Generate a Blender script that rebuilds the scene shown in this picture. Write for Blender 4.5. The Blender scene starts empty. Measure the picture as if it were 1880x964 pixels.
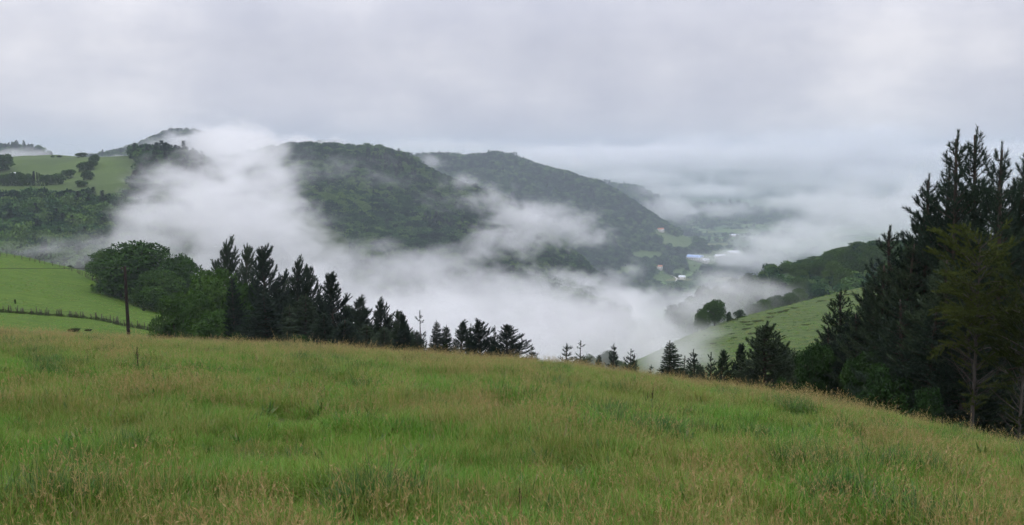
import bpy, math, random
import numpy as np
from mathutils import Vector
from mathutils.bvhtree import BVHTree

random.seed(7)
RNG = np.random.default_rng(11)
SC = bpy.context.scene
COL = SC.collection

# ------------------------------------------------------------------ camera
F, PX0, PY0, HZ = 1628.0, 940.0, 482.0, 290.0       # photo is 1880 x 964
TH = math.atan((PY0 - HZ) / F)
EYE = np.array([0.0, 0.0, 1.7])
cam = bpy.data.cameras.new('camera')
cam.sensor_width = 36.0
cam.lens = 36.0 * F / 1880.0
cam.clip_start, cam.clip_end = 0.1, 60000.0
co = bpy.data.objects.new('camera', cam)
co.location = EYE
co.rotation_euler = (math.radians(90) - TH, 0, 0)
COL.objects.link(co)
SC.camera = co


def ray(px, py):
    cx, cy = (px - PX0) / F, (PY0 - py) / F
    return np.array([cx, math.cos(TH) + cy * math.sin(TH), cy * math.cos(TH) - math.sin(TH)])


def P(px, py, Y):
    d = ray(px, py)
    return EYE + d * (Y / d[1])


def proj(V):
    V = np.asarray(V, float) - EYE
    dp = V[..., 1] * math.cos(TH) - V[..., 2] * math.sin(TH)
    up = V[..., 1] * math.sin(TH) + V[..., 2] * math.cos(TH)
    return PX0 + F * V[..., 0] / dp, PY0 - F * up / dp


def px2m(n, Y):
    return n * Y / F

# ------------------------------------------------------------------ numpy noise


def _hash(i, j, k, seed):
    h = (i * 374761393 + j * 668265263 + k * 2147483647 + seed * 974711) & 0xffffffff
    h = ((h ^ (h >> 13)) * 1274126177) & 0xffffffff
    h = h ^ (h >> 16)
    return (h & 0xffff) / 65535.0


def vnoise(x, y, z=0.0, seed=0):
    x, y, z = np.broadcast_arrays(np.asarray(x, float), np.asarray(y, float), np.asarray(z, float))
    xi, yi, zi = np.floor(x).astype(np.int64), np.floor(y).astype(np.int64), np.floor(z).astype(np.int64)
    fx, fy, fz = x - xi, y - yi, z - zi
    fx, fy, fz = [f * f * (3 - 2 * f) for f in (fx, fy, fz)]
    r = 0
    for a in (0, 1):
        for b in (0, 1):
            for c in (0, 1):
                w = (fx if a else 1 - fx) * (fy if b else 1 - fy) * (fz if c else 1 - fz)
                r = r + w * _hash(xi + a, yi + b, zi + c, seed)
    return r * 2 - 1


def fbm(x, y, z=0.0, seed=0, oct=4):
    r, a, s = 0, 1.0, 1.0
    for o in range(oct):
        r = r + a * vnoise(np.asarray(x) * s, np.asarray(y) * s, np.asarray(z) * s, seed + o * 17)
        a *= 0.5
        s *= 2.03
    return r


def pchip(xs, ys, x):
    xs, ys, x = np.asarray(xs, float), np.asarray(ys, float), np.asarray(x, float)
    h = np.diff(xs)
    d = np.diff(ys) / h
    m = np.zeros_like(ys)
    m[0], m[-1] = d[0], d[-1]
    for i in range(1, len(xs) - 1):
        if d[i - 1] * d[i] > 0:
            w1, w2 = 2 * h[i] + h[i - 1], h[i] + 2 * h[i - 1]
            m[i] = (w1 + w2) / (w1 / d[i - 1] + w2 / d[i])
    i = np.clip(np.searchsorted(xs, x) - 1, 0, len(xs) - 2)
    xc = np.clip(x, xs[0], xs[-1])
    t = (xc - xs[i]) / h[i]
    t2, t3 = t * t, t * t * t
    return ((2 * t3 - 3 * t2 + 1) * ys[i] + (t3 - 2 * t2 + t) * h[i] * m[i]
            + (-2 * t3 + 3 * t2) * ys[i + 1] + (t3 - t2) * h[i] * m[i + 1])

# ------------------------------------------------------------------ mesh helpers


def mk_mesh(name, verts, faces, mats=(), midx=None, smooth=False):
    """faces: list of int arrays (n,3) or (n,4)"""
    me = bpy.data.meshes.new(name)
    verts = np.asarray(verts, np.float32)
    me.vertices.add(len(verts))
    me.vertices.foreach_set('co', verts.ravel())
    faces = [np.asarray(f, np.int32) for f in faces if len(f)]
    tot = np.concatenate([np.full(len(f), f.shape[1], np.int32) for f in faces])
    lv = np.concatenate([f.ravel() for f in faces])
    me.loops.add(len(lv))
    me.loops.foreach_set('vertex_index', lv)
    me.polygons.add(len(tot))
    st = np.zeros(len(tot), np.int32)
    st[1:] = np.cumsum(tot)[:-1]
    me.polygons.foreach_set('loop_start', st)
    for m in mats:
        me.materials.append(m)
    if midx is not None:
        me.polygons.foreach_set('material_index', np.asarray(midx, np.int32))
    if smooth:
        me.polygons.foreach_set('use_smooth', np.ones(len(tot), bool))
    me.update(calc_edges=True)
    me.validate()
    return me


class MB:
    """collects triangles and quads"""

    def __init__(s):
        s.v, s.t, s.q, s.n = [], [], [], 0

    def add(s, v, t=None, q=None):
        v = np.asarray(v, float).reshape(-1, 3)
        if t is not None and len(t):
            s.t.append(np.asarray(t, int).reshape(-1, 3) + s.n)
        if q is not None and len(q):
            s.q.append(np.asarray(q, int).reshape(-1, 4) + s.n)
        s.v.append(v)
        s.n += len(v)

    def tube(s, pts, rad, n=6, cap=True):
        pts = np.asarray(pts, float)
        k = len(pts)
        rad = np.broadcast_to(np.asarray(rad, float), (k,))
        tan = np.gradient(pts, axis=0)
        tan /= np.linalg.norm(tan, axis=1)[:, None] + 1e-9
        up = np.where(np.abs(tan[:, 2:3]) > .9, np.array([[1., 0, 0]]), np.array([[0, 0, 1.]]))
        a = np.cross(tan, up)
        a /= np.linalg.norm(a, axis=1)[:, None] + 1e-9
        b = np.cross(tan, a)
        an = np.arange(n) * 2 * math.pi / n
        v = pts[:, None] + rad[:, None, None] * (np.cos(an)[None, :, None] * a[:, None] + np.sin(an)[None, :, None] * b[:, None])
        v = v.reshape(-1, 3)
        q = [(i * n + j, i * n + (j + 1) % n, (i + 1) * n + (j + 1) % n, (i + 1) * n + j) for i in range(k - 1) for j in range(n)]
        t = []
        if cap:
            v = np.vstack([v, pts[0], pts[-1]])
            c0, c1 = k * n, k * n + 1
            t = [(c0, (j + 1) % n, j) for j in range(n)] + [(c1, (k - 1) * n + j, (k - 1) * n + (j + 1) % n) for j in range(n)]
        s.add(v, t, q)

    def box(s, c, h, rot=0.0):
        c, h = np.asarray(c, float), np.asarray(h, float)
        v = np.array([[x, y, z] for x in (-1, 1) for y in (-1, 1) for z in (-1, 1)], float) * h
        cr, sr = math.cos(rot), math.sin(rot)
        v = np.stack([v[:, 0] * cr - v[:, 1] * sr, v[:, 0] * sr + v[:, 1] * cr, v[:, 2]], 1) + c
        s.add(v, q=[(0, 1, 3, 2), (4, 6, 7, 5), (0, 4, 5, 1), (2, 3, 7, 6), (0, 2, 6, 4), (1, 5, 7, 3)])

    def leaves(s, c, d, nrm, L, W):
        """diamond leaves from base c along d, flat across nrm"""
        c, d, nrm = map(lambda a: np.asarray(a, float), (c, d, nrm))
        d = d / (np.linalg.norm(d, axis=1)[:, None] + 1e-9)
        sd = np.cross(d, nrm)
        sd /= np.linalg.norm(sd, axis=1)[:, None] + 1e-9
        L, W = np.broadcast_to(L, (len(c),))[:, None], np.broadcast_to(W, (len(c),))[:, None]
        v = np.stack([c, c + d * L * .5 + sd * W * .5, c + d * L, c + d * L * .5 - sd * W * .5], 1)
        i = np.arange(len(c))[:, None] * 4
        s.add(v.reshape(-1, 3), q=i + np.array([[0, 1, 2, 3]]))

    def needles(s, c, d, L, W):
        d = d / (np.linalg.norm(d, axis=1)[:, None] + 1e-9)
        r = RNG.normal(size=d.shape)
        sd = np.cross(d, r)
        sd /= np.linalg.norm(sd, axis=1)[:, None] + 1e-9
        L, W = np.broadcast_to(L, (len(c),))[:, None], np.broadcast_to(W, (len(c),))[:, None]
        v = np.stack([c - sd * W * .5, c + sd * W * .5, c + d * L], 1)
        i = np.arange(len(c))[:, None] * 3
        s.add(v.reshape(-1, 3), t=i + np.array([[0, 1, 2]]))

    def mesh(s, name, mat, smooth=False):
        f = []
        if s.t:
            f.append(np.concatenate(s.t))
        if s.q:
            f.append(np.concatenate(s.q))
        return mk_mesh(name, np.concatenate(s.v), f, [mat] if mat else [], smooth=smooth)


def link(name, me, parent=None, loc=None):
    o = bpy.data.objects.new(name, me)
    COL.objects.link(o)
    if parent:
        o.parent = parent
    if loc is not None:
        o.location = loc
    return o


def tag(o, label=None, cat=None, group=None, kind=None):
    if label:
        o['label'] = label
    if cat:
        o['category'] = cat
    if group:
        o['group'] = group
    if kind:
        o['kind'] = kind
    return o


def thing(name, label, cat, loc, group=None):
    return tag(link(name, None, loc=loc), label, cat, group)

# ------------------------------------------------------------------ materials


class NT:
    def __init__(s, nt):
        s.nt = nt

    def n(s, t, **kw):
        o = s.nt.nodes.new(t)
        ins = kw.pop('ins', {})
        for k, v in kw.items():
            setattr(o, k, v)
        for k, v in ins.items():
            if hasattr(v, 'is_linked') or isinstance(v, bpy.types.NodeSocket):
                s.nt.links.new(v, o.inputs[k])
            else:
                o.inputs[k].default_value = v
        return o

    def math(s, op, a, b=None, c=None):
        o = s.nt.nodes.new('ShaderNodeMath')
        o.operation = op
        for i, v in enumerate((a, b, c)):
            if v is None:
                continue
            if isinstance(v, bpy.types.NodeSocket):
                s.nt.links.new(v, o.inputs[i])
            else:
                o.inputs[i].default_value = v
        return o.outputs[0]

    def ramp(s, fac, stops):
        o = s.nt.nodes.new('ShaderNodeValToRGB')
        s.nt.links.new(fac, o.inputs[0])
        e = o.color_ramp.elements
        while len(e) < len(stops):
            e.new(0.5)
        for i, (p, c) in enumerate(stops):
            e[i].position = p
            e[i].color = (*c, 1)
        return o.outputs[0]

    def mix(s, fac, a, b, mode='MIX'):
        o = s.nt.nodes.new('ShaderNodeMix')
        o.data_type = 'RGBA'
        o.blend_type = mode
        for i, v in ((0, fac), (6, a), (7, b)):
            if isinstance(v, bpy.types.NodeSocket):
                s.nt.links.new(v, o.inputs[i])
            else:
                o.inputs[i].default_value = v if i == 0 else (*v, 1)
        return o.outputs[2]

    def noise(s, vec, scale, detail=3, rough=.55):
        o = s.n('ShaderNodeTexNoise', ins={'Vector': vec, 'Scale': scale, 'Detail': detail, 'Roughness': rough})
        return o.outputs[0]


def mat(name, rough=.85, spec=.2):
    m = bpy.data.materials.new(name)
    m.use_nodes = True
    t = NT(m.node_tree)
    b = m.node_tree.nodes['Principled BSDF']
    b.inputs['Roughness'].default_value = rough
    b.inputs['Specular IOR Level'].default_value = spec
    return m, t, b


def leaf_mat(name, cols, scale=.8, var=.5, rough=.8, transl=.0):
    """foliage: colour from patches in object space and from the copy's random number"""
    m, t, b = mat(name, rough, .06)
    tc = t.n('ShaderNodeTexCoord').outputs['Object']
    nz = t.noise(tc, scale, 4, .6)
    oi = t.n('ShaderNodeObjectInfo').outputs['Random']
    f = t.math('ADD', t.math('MULTIPLY', nz, 1 - var), t.math('MULTIPLY', oi, var))
    n = len(cols)
    c = t.ramp(f, [(.28 + .44 * i / (n - 1), cc) for i, cc in enumerate(cols)])
    t.nt.links.new(c, b.inputs['Base Color'])
    if transl:
        tr = t.n('ShaderNodeBsdfTranslucent')
        t.nt.links.new(c, tr.inputs[0])
        mx = t.n('ShaderNodeMixShader')
        mx.inputs[0].default_value = transl
        t.nt.links.new(b.outputs[0], mx.inputs[1])
        t.nt.links.new(tr.outputs[0], mx.inputs[2])
        t.nt.links.new(mx.outputs[0], t.nt.nodes['Material Output'].inputs[0])
    return m


def bark_mat(name, c0, c1, scale=6):
    m, t, b = mat(name, .9, .2)
    tc = t.n('ShaderNodeTexCoord').outputs['Object']
    mp = t.n('ShaderNodeMapping', ins={'Vector': tc})
    mp.inputs['Scale'].default_value = (1, 1, .25)
    nz = t.noise(mp.outputs[0], scale, 5, .65)
    t.nt.links.new(t.ramp(nz, [(.3, c0), (.7, c1)]), b.inputs['Base Color'])
    bp = t.n('ShaderNodeBump', ins={'Height': nz, 'Strength': .5})
    t.nt.links.new(bp.outputs[0], b.inputs['Normal'])
    return m


def plain(name, c, rough=.7, metal=0., noise=.15, scale=3):
    m, t, b = mat(name, rough, .3)
    tc = t.n('ShaderNodeTexCoord').outputs['Object']
    nz = t.noise(tc, scale, 4)
    lo = tuple(x * (1 - noise) for x in c)
    hi = tuple(min(1, x * (1 + noise)) for x in c)
    t.nt.links.new(t.ramp(nz, [(.3, lo), (.7, hi)]), b.inputs['Base Color'])
    b.inputs['Metallic'].default_value = metal
    return m


M = {}
M['bark'] = bark_mat('pine bark', (.03, .022, .018), (.085, .065, .05))
M['pale_bark'] = bark_mat('pale bark', (.035, .030, .026), (.09, .078, .068))
M['pine'] = leaf_mat('pine needles', [(.015, .027, .019), (.030, .049, .030), (.052, .075, .040)], .5, .4)
M['spruce'] = leaf_mat('spruce needles', [(.016, .034, .024), (.027, .055, .036), (.042, .075, .045)], .7, .4)
M['broad'] = leaf_mat('broad leaves', [(.018, .046, .010), (.036, .078, .016), (.066, .12, .024)], .45, .2, transl=.06)
M['broad_dark'] = leaf_mat('dark broad leaves', [(.012, .030, .010), (.023, .051, .014), (.040, .076, .02)], .6, .2)
M['broad_light'] = leaf_mat('light broad leaves', [(.024, .054, .012), (.046, .092, .018), (.08, .135, .028)], .45, .2, transl=.1)
M['larch'] = leaf_mat('yellow green sprays', [(.022, .033, .009), (.045, .060, .014), (.085, .10, .024)], .9, .3, transl=.1)
def wood_mat(name, cols, fine=.045):
    m, t, b = mat(name, .85, .04)
    pos = t.n('ShaderNodeNewGeometry').outputs['Position']
    n1, n2 = t.noise(pos, .006, 3, .6), t.noise(pos, fine, 3, .6)
    oi = t.n('ShaderNodeObjectInfo').outputs['Random']
    f = t.math('ADD', t.math('ADD', t.math('MULTIPLY', n1, .5), t.math('MULTIPLY', n2, .2)), t.math('MULTIPLY', oi, .3))
    n = len(cols)
    t.nt.links.new(t.ramp(f, [(.34 + .32 * i / (n - 1), cc) for i, cc in enumerate(cols)]), b.inputs['Base Color'])
    return m


M['wood'] = wood_mat('far woodland leaves', [(.009, .028, .017), (.021, .056, .027), (.048, .108, .038), (.105, .18, .05)])
M['wood_dark'] = wood_mat('far conifer needles', [(.012, .030, .022), (.02, .044, .028), (.032, .062, .034)])

# ------------------------------------------------------------------ terrain surfaces
SURF = {}


def surface(name, label, cols, rows, material, nu=140, nv=90, namp=0., nscale=.01, attr=None, seed=1, key=None):
    """rows: front to back, each (Y or list of Y, list of photo rows py) over photo columns `cols`"""
    cols = np.asarray(cols, float)
    us = np.linspace(cols[0], cols[-1], nu)
    R = []
    for Y, py in rows:
        Yc = np.full(len(cols), float(Y)) if np.isscalar(Y) else np.asarray(Y, float)
        pyu, Yu = pchip(cols, py, us), pchip(cols, Yc, us)
        R.append(np.array([P(a, b, c) for a, b, c in zip(us, pyu, Yu)]))
    R = np.array(R)
    vs = np.linspace(0, len(rows) - 1, nv)
    V = np.zeros((nv, nu, 3))
    for j in range(nu):
        for k in range(3):
            V[:, j, k] = pchip(np.arange(len(rows)), R[:, j, k], vs)
    if namp:
        V[:, :, 2] += namp * fbm(V[:, :, 0] * nscale, V[:, :, 1] * nscale, seed=seed, oct=5)
    i = np.arange(nv - 1)[:, None] * nu + np.arange(nu - 1)[None]
    q = np.stack([i, i + 1, i + nu + 1, i + nu], -1).reshape(-1, 4)
    me = mk_mesh(name, V.reshape(-1, 3), [q], [material], smooth=True)
    if attr is not None:
        U, W = np.meshgrid(us, vs)
        a = me.attributes.new('cover', 'FLOAT', 'POINT')
        val = np.clip(attr(U, W, V), 0, 1)
        a.data.foreach_set('value', val.astype(np.float32).ravel())
    else:
        val = np.zeros((nv, nu))
    o = tag(link(name, me), label, None, None, 'structure')
    SURF[key or name] = dict(V=V, us=us, vs=vs, cover=val, q=q, bvh=BVHTree.FromPolygons([tuple(p) for p in V.reshape(-1, 3)], [tuple(f) for f in q.tolist()]))
    return o


def at_pixel(sname, px, py):
    d = ray(px, py)
    h = SURF[sname]['bvh'].ray_cast(Vector(EYE), Vector(d).normalized())
    return np.array(h[0]) if h[0] is not None else None


def drop(sname, x, y):
    h = SURF[sname]['bvh'].ray_cast(Vector((x, y, 3000)), Vector((0, 0, -1)))
    return h[0].z if h[0] is not None else None


def on(sname, px, Y):
    """ground point at photo column px and distance Y"""
    for py in (480,):
        x = P(px, py, Y)[0]
        z = drop(sname, x, Y)
    return np.array([x, Y, z])


def cover_mat(name, wood, field, field2, patch=.012, fine=.25):
    m, t, b = mat(name, .9, .1)
    pos = t.n('ShaderNodeNewGeometry').outputs['Position']
    n1 = t.noise(pos, patch, 4, .6)
    n2 = t.noise(pos, fine, 4, .7)
    f = t.ramp(n1, [(.38, field), (.62, field2)])
    f = t.mix(t.math('MULTIPLY', n2, .5), f, tuple(c * .6 for c in field))
    w = t.mix(n2, tuple(c * .7 for c in wood), tuple(c * 1.3 for c in wood))
    at = t.n('ShaderNodeAttribute', attribute_name='cover').outputs['Fac']
    t.nt.links.new(t.mix(at, w, f), b.inputs['Base Color'])
    return m

# --- the meadow the photograph is taken from
CREST = [(-260, 606), (0, 612), (230, 619), (450, 631), (700, 645), (950, 660), (1200, 690), (1350, 711), (1500, 735), (1700, 772), (1880, 812), (2150, 880)]
APEX = 8.0


def dcrest(px):
    return np.interp(px, [-260, 0, 500, 950, 1300, 1600, 1880, 2150], [68, 66, 58, 50, 44, 37, 31, 27])


_u, _a, _c = [], [], []
for px, py in CREST:
    D = dcrest(px)
    gpy = py + .27 / D * F          # the grass stands above the ground line
    p = P(px, gpy, D)
    T = -(p[2] - 1.7) / D
    _u.append(p[0] / (D + APEX))
    _c.append(1.7 / D ** 2)
    _a.append(T - 3.4 / D)
_u, _a, _c = map(np.array, (_u, _a, _c))


def _mz0(x, y):
    u = np.clip(x / (np.maximum(y, -4) + APEX), _u[0], _u[-1])
    a, c = pchip(_u, _a, u), pchip(_u, _c, u)
    z = -(a * y + c * np.where(y > 0, y * y, 0))
    return z + .06 * fbm(x * .5, y * .5, seed=5, oct=3) + .10 * vnoise(x * .09, y * .09, seed=9)


for _it in range(14):                # settle the brow of the meadow
    for _k, (px, py) in enumerate(CREST):
        d = ray(px, py)
        yy_ = np.linspace(6, 95, 400)
        prof = (_mz0(d[0] / d[1] * yy_, yy_) + .36 - 1.7) / yy_
        _a[_k] += (prof.max() - d[2] / d[1]) * .6


def meadow_z(x, y, bumps=True):
    x, y = np.asarray(x, float), np.asarray(y, float)
    u = np.clip(x / (np.maximum(y, -4) + APEX), _u[0], _u[-1])
    a, c = pchip(_u, _a, u), pchip(_u, _c, u)
    z = -(a * y + c * np.where(y > 0, y * y, 0))
    if bumps:
        z = z + .06 * fbm(x * .5, y * .5, seed=5, oct=3) + .10 * vnoise(x * .09, y * .09, seed=9)
    return z


def grass_ground():
    m, t, b = mat('meadow soil and thatch', .95, .1)
    pos = t.n('ShaderNodeNewGeometry').outputs['Position']
    n1, n2 = t.noise(pos, .5, 4, .6), t.noise(pos, 14, 5, .7)
    c = t.ramp(n1, [(.35, (.04, .08, .012)), (.6, (.07, .075, .02))])
    c = t.mix(n2, t.mix(.5, c, (.02, .022, .01)), c)
    t.nt.links.new(c, b.inputs['Base Color'])
    bp = t.n('ShaderNodeBump', ins={'Height': n2, 'Strength': .6})
    t.nt.links.new(bp.outputs[0], b.inputs['Normal'])
    return m


nu, nv = 240, 260
uu = np.linspace(-.98, .98, nu)
yy = -6.0 + (np.linspace(0, 1, nv) ** 1.7) * 166.0
YY, UU = np.meshgrid(yy, uu, indexing='ij')
XX = UU * (YY + APEX)
MV = np.stack([XX, YY, meadow_z(XX, YY)], -1)
i = np.arange(nv - 1)[:, None] * nu + np.arange(nu - 1)[None]
q = np.stack([i, i + 1, i + nu + 1, i + nu], -1).reshape(-1, 4)
tag(link('meadow', mk_mesh('meadow', MV.reshape(-1, 3), [q], [grass_ground()], smooth=True)),
    'rough hay meadow sloping down to the pines', None, None, 'structure')

# --- the valley floor and everything under the mist, out to the horizon
def valley_z(x, y):
    z = np.interp(y, [-400, 60, 200, 700, 1400, 2200, 30000], [-75, -80, -110, -230, -325, -340, -345])
    return z + 6 * fbm(x * .003, y * .003, seed=3)


vx = np.concatenate([np.linspace(-22000, -3500, 14)[:-1], np.linspace(-3500, 4500, 180), np.linspace(4500, 22000, 14)[1:]])
vy = np.concatenate([np.linspace(-400, 1500, 30)[:-1], np.linspace(1500, 6500, 150), np.linspace(6500, 30000, 20)[1:]])
VX, VY = np.meshgrid(vx, vy)
VZ = valley_z(VX, VY)
n_ = len(vx)
i = np.arange(len(vy) - 1)[:, None] * n_ + np.arange(n_ - 1)[None]
q = np.stack([i, i + 1, i + n_ + 1, i + n_], -1).reshape(-1, 4)


def valley_mat():
    m, t, b = mat('valley pasture and hedges', .9, .1)
    pos = t.n('ShaderNodeNewGeometry').outputs['Position']
    vo = t.n('ShaderNodeTexVoronoi', ins={'Vector': pos, 'Scale': .011})
    vo.distance = 'CHEBYCHEV'
    c = t.ramp(t.n('ShaderNodeSeparateColor', ins={0: vo.outputs['Color']}).outputs[0],
               [(.2, (.035, .07, .03)), (.45, (.07, .15, .04)), (.7, (.11, .2, .05)), (.9, (.16, .17, .07))])
    n2 = t.noise(pos, .05, 4, .7)
    c = t.mix(t.math('MULTIPLY', n2, .6), c, (.03, .06, .025))
    t.nt.links.new(c, b.inputs['Base Color'])
    return m


SURF['valley'] = dict(bvh=BVHTree.FromPolygons([tuple(p) for p in np.stack([VX, VY, VZ], -1).reshape(-1, 3)], [tuple(f) for f in q.tolist()]))
tag(link('valley', mk_mesh('valley', np.stack([VX, VY, VZ], -1).reshape(-1, 3), [q], [valley_mat()], smooth=True)),
    'valley floor with small fields under the mist', None, None, 'structure')


def pasture_mat(name, a, b_, c_, lines=False):
    m, t, b = mat(name, .95, .1)
    pos = t.n('ShaderNodeNewGeometry').outputs['Position']
    mp = t.n('ShaderNodeMapping', ins={'Vector': pos})
    mp.inputs['Scale'].default_value = (.35, 1, 1)
    n1, n2, n3 = t.noise(pos, .06, 5, .65), t.noise(mp.outputs[0], .5, 5, .7), t.noise(pos, 3, 4, .7)
    c = t.ramp(n1, [(.35, a), (.65, b_)])
    c = t.mix(t.ramp(n2, [(.44, (0, 0, 0)), (.68, (1, 1, 1))]), c, c_)
    c = t.mix(t.math('MULTIPLY', n3, .7), c, tuple(x * .5 for x in a))
    if lines:                                        # sheep tracks and mowing swaths along the contours
        w = t.n('ShaderNodeTexWave', ins={'Vector': pos, 'Scale': .10, 'Distortion': 5., 'Detail': 2., 'Detail Scale': .35})
        w.bands_direction = 'DIAGONAL'
        c = t.mix(t.math('MULTIPLY', t.ramp(w.outputs['Fac'], [(.0, (1, 1, 1)), (.40, (0, 0, 0))]), .6), c, tuple(x * .5 for x in a))
    t.nt.links.new(c, b.inputs['Base Color'])
    bp = t.n('ShaderNodeBump', ins={'Height': n3, 'Strength': .5, 'Distance': .3})
    t.nt.links.new(bp.outputs[0], b.inputs['Normal'])
    return m


# --- the pasture knoll on the left (fences, round trees)
surface('pasture_hill', 'bright green pasture knoll left of the trees',
        [-500, -150, 0, 83, 166, 228, 300, 400, 520, 640],
        [(95, [640, 645, 650, 655, 660, 668, 680, 700, 730, 800]),
         (130, [588, 596, 604, 610, 616, 624, 634, 655, 700, 780]),
         (165, [555, 566, 573, 579, 586, 598, 613, 635, 680, 760]),
         (200, [510, 524, 534, 543, 556, 570, 588, 615, 660, 740]),
         (235, [462, 479, 493, 507, 524, 542, 566, 600, 645, 725]),
         (265, [438, 455, 468, 484, 503, 524, 553, 592, 640, 720]),
         (300, [436, 454, 469, 487, 507, 532, 570, 620, 670, 740]),
         (360, [470, 490, 505, 525, 550, 590, 640, 700, 760, 820])],
        pasture_mat('pasture grass', (.078, .142, .017), (.108, .172, .024), (.055, .108, .015)), 150, 120, .15, .08)

# --- grassy slope on the right
surface('right_slope', 'grazed green slope with contour tracks on the right',
        [960, 1050, 1130, 1200, 1260, 1320, 1400, 1500, 1600, 1750, 1950, 2500, 3300],
        [(75, [1900] * 13),
         (140, [1250, 850, 800, 770, 750, 735, 725, 715, 708, 700, 690, 655, 620]),
         (180, [1150, 780, 735, 710, 690, 675, 662, 648, 638, 625, 610, 575, 540]),
         (230, [1100, 740, 700, 670, 645, 628, 610, 592, 575, 558, 540, 505, 470]),
         ([260, 262, 265, 268, 272, 278, 285, 292, 300, 310, 320, 340, 360], [1050, 720, 680, 648, 618, 596, 576, 551, 528, 505, 485, 450, 415]),
         (350, [1100, 760, 710, 680, 640, 610, 583, 555, 530, 505, 485, 450, 415]),
         (420, [1150, 800, 760, 720, 680, 640, 610, 575, 545, 515, 490, 455, 420])],
        pasture_mat('rough pasture', (.088, .135, .040), (.115, .160, .05), (.066, .10, .030), True), 160, 110, .35, .05)

# --- wooded ridge behind it
surface('right_ridge', 'wooded ridge rising to the right',
        [960, 1080, 1180, 1280, 1380, 1440, 1500, 1560, 1620, 1700, 1850, 2050, 2600, 3400],
        [(330, [1200, 900, 760, 690, 655, 620, 595, 575, 555, 540, 520, 500, 465, 430]),
         (400, [1100, 830, 690, 620, 585, 555, 540, 528, 512, 500, 480, 460, 425, 390]),
         (500, [1000, 760, 630, 560, 518, 500, 486, 470, 460, 456, 445, 430, 395, 360]),
         (640, [1000, 780, 660, 610, 560, 540, 520, 500, 490, 480, 470, 450, 415, 380])],
        cover_mat('ridge ground', (.03, .055, .02), (.10, .15, .045), (.09, .14, .04)), 90, 60, 1., .02)

# --- hill with high pastures at the far left
def cov_left(U, W, V):
    n = fbm(V[..., 0] * .012, V[..., 1] * .012, seed=4)
    f = np.clip((W - 2.45 + .12 * n) * 6, 0, 1)
    gully = np.exp(-((U - 172 - (W - 4) * 10) / 16.) ** 2) * (W < 4.75)
    right = .75 * np.clip((U - 195 + 25 * n) / 60, 0, 1)
    return f * (1 - right)


surface('left_hill', 'hill with high pastures above a dark wood, far left',
        [-420, -150, 0, 60, 110, 170, 250, 320, 400, 480, 560, 640],
        [(430, [600] * 12),
         (540, [500, 495, 492, 492, 495, 500, 510, 525, 570, 640, 700, 740]),
         (640, [400, 400, 402, 404, 408, 412, 420, 440, 500, 590, 660, 700]),
         (720, [338, 338, 340, 340, 340, 336, 338, 355, 420, 520, 600, 650]),
         (800, [314, 314, 315, 314, 313, 308, 306, 318, 370, 470, 560, 620]),
         (880, [294, 293, 292, 291, 288, 285, 286, 289, 330, 430, 530, 600]),
         (960, [294, 293, 292, 291, 288, 286, 287, 292, 335, 440, 530, 600]),
         (1100, [330, 330, 330, 330, 330, 330, 330, 330, 345, 370, 400, 440])],
        cover_mat('left hill cover', (.028, .042, .02), (.085, .13, .036), (.060, .092, .030)), 170, 130, 3., .012, cov_left)

# --- central wooded hill
def cov_mid(U, W, V):
    n = fbm(V[..., 0] * .006, V[..., 1] * .006, seed=8)
    px, py = proj(V)
    return np.clip((1 - ((px - 940) / 16.) ** 2 - ((py - 383) / 14.) ** 2) * 3, 0, 1)


surface('centre_hill', 'steep wooded hill in the centre',
        [330, 430, 500, 540, 580, 620, 660, 700, 740, 790, 840, 900, 950, 1000, 1060, 1150],
        [(900, [560, 560, 560, 560, 565, 570, 575, 580, 585, 590, 595, 600, 605, 610, 620, 640]),
         (1080, [480, 480, 475, 475, 478, 482, 488, 495, 500, 508, 515, 528, 538, 545, 560, 590]),
         (1260, [400, 395, 385, 380, 382, 388, 396, 406, 418, 432, 446, 465, 480, 500, 525, 565]),
         (1440, [345, 335, 322, 318, 318, 322, 328, 338, 352, 375, 395, 418, 440, 470, 505, 555]),
         ([1600] * 16, [312, 302, 286, 280, 277, 279, 284, 290, 300, 330, 350, 369, 392, 432, 480, 545]),
         (1800, [320, 310, 295, 290, 287, 289, 294, 300, 315, 345, 365, 385, 410, 455, 500, 560]),
         (2100, [380, 370, 360, 355, 355, 357, 362, 370, 390, 410, 425, 445, 470, 500, 530, 570])],
        cover_mat('centre hill cover', (.028, .052, .024), (.10, .16, .05), (.085, .14, .045)), 190, 130, 9., .006, cov_mid, 2)

# --- second hill running down into the valley on the right
def cov_second(U, W, V):
    px, py = proj(V)
    px = px + 9 * fbm(V[..., 0] * .006, V[..., 1] * .006, seed=12, oct=3)
    py = py + 4 * fbm(V[..., 0] * .006, V[..., 1] * .006, seed=13, oct=3)
    f = np.zeros_like(px)
    for cx, cy, rx, ry in [(1248, 447, 24, 9), (1228, 437, 14, 5), (1266, 432, 18, 4), (1186, 468, 26, 7), (1150, 500, 20, 6),
                           (1215, 516, 22, 9), (1265, 503, 26, 7), (1310, 452, 20, 4), (1000, 470, 20, 6), (1283, 481, 26, 9), (1335, 470, 34, 8), (1252, 515, 12, 7), (1213, 427, 9, 5), (1210, 496, 9, 5)]:
        f = np.maximum(f, np.clip((1 - ((px - cx) / (rx * 1.25)) ** 2 - ((py - cy) / (ry * 1.7)) ** 2) * 3, 0, 1))
    return f


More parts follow.
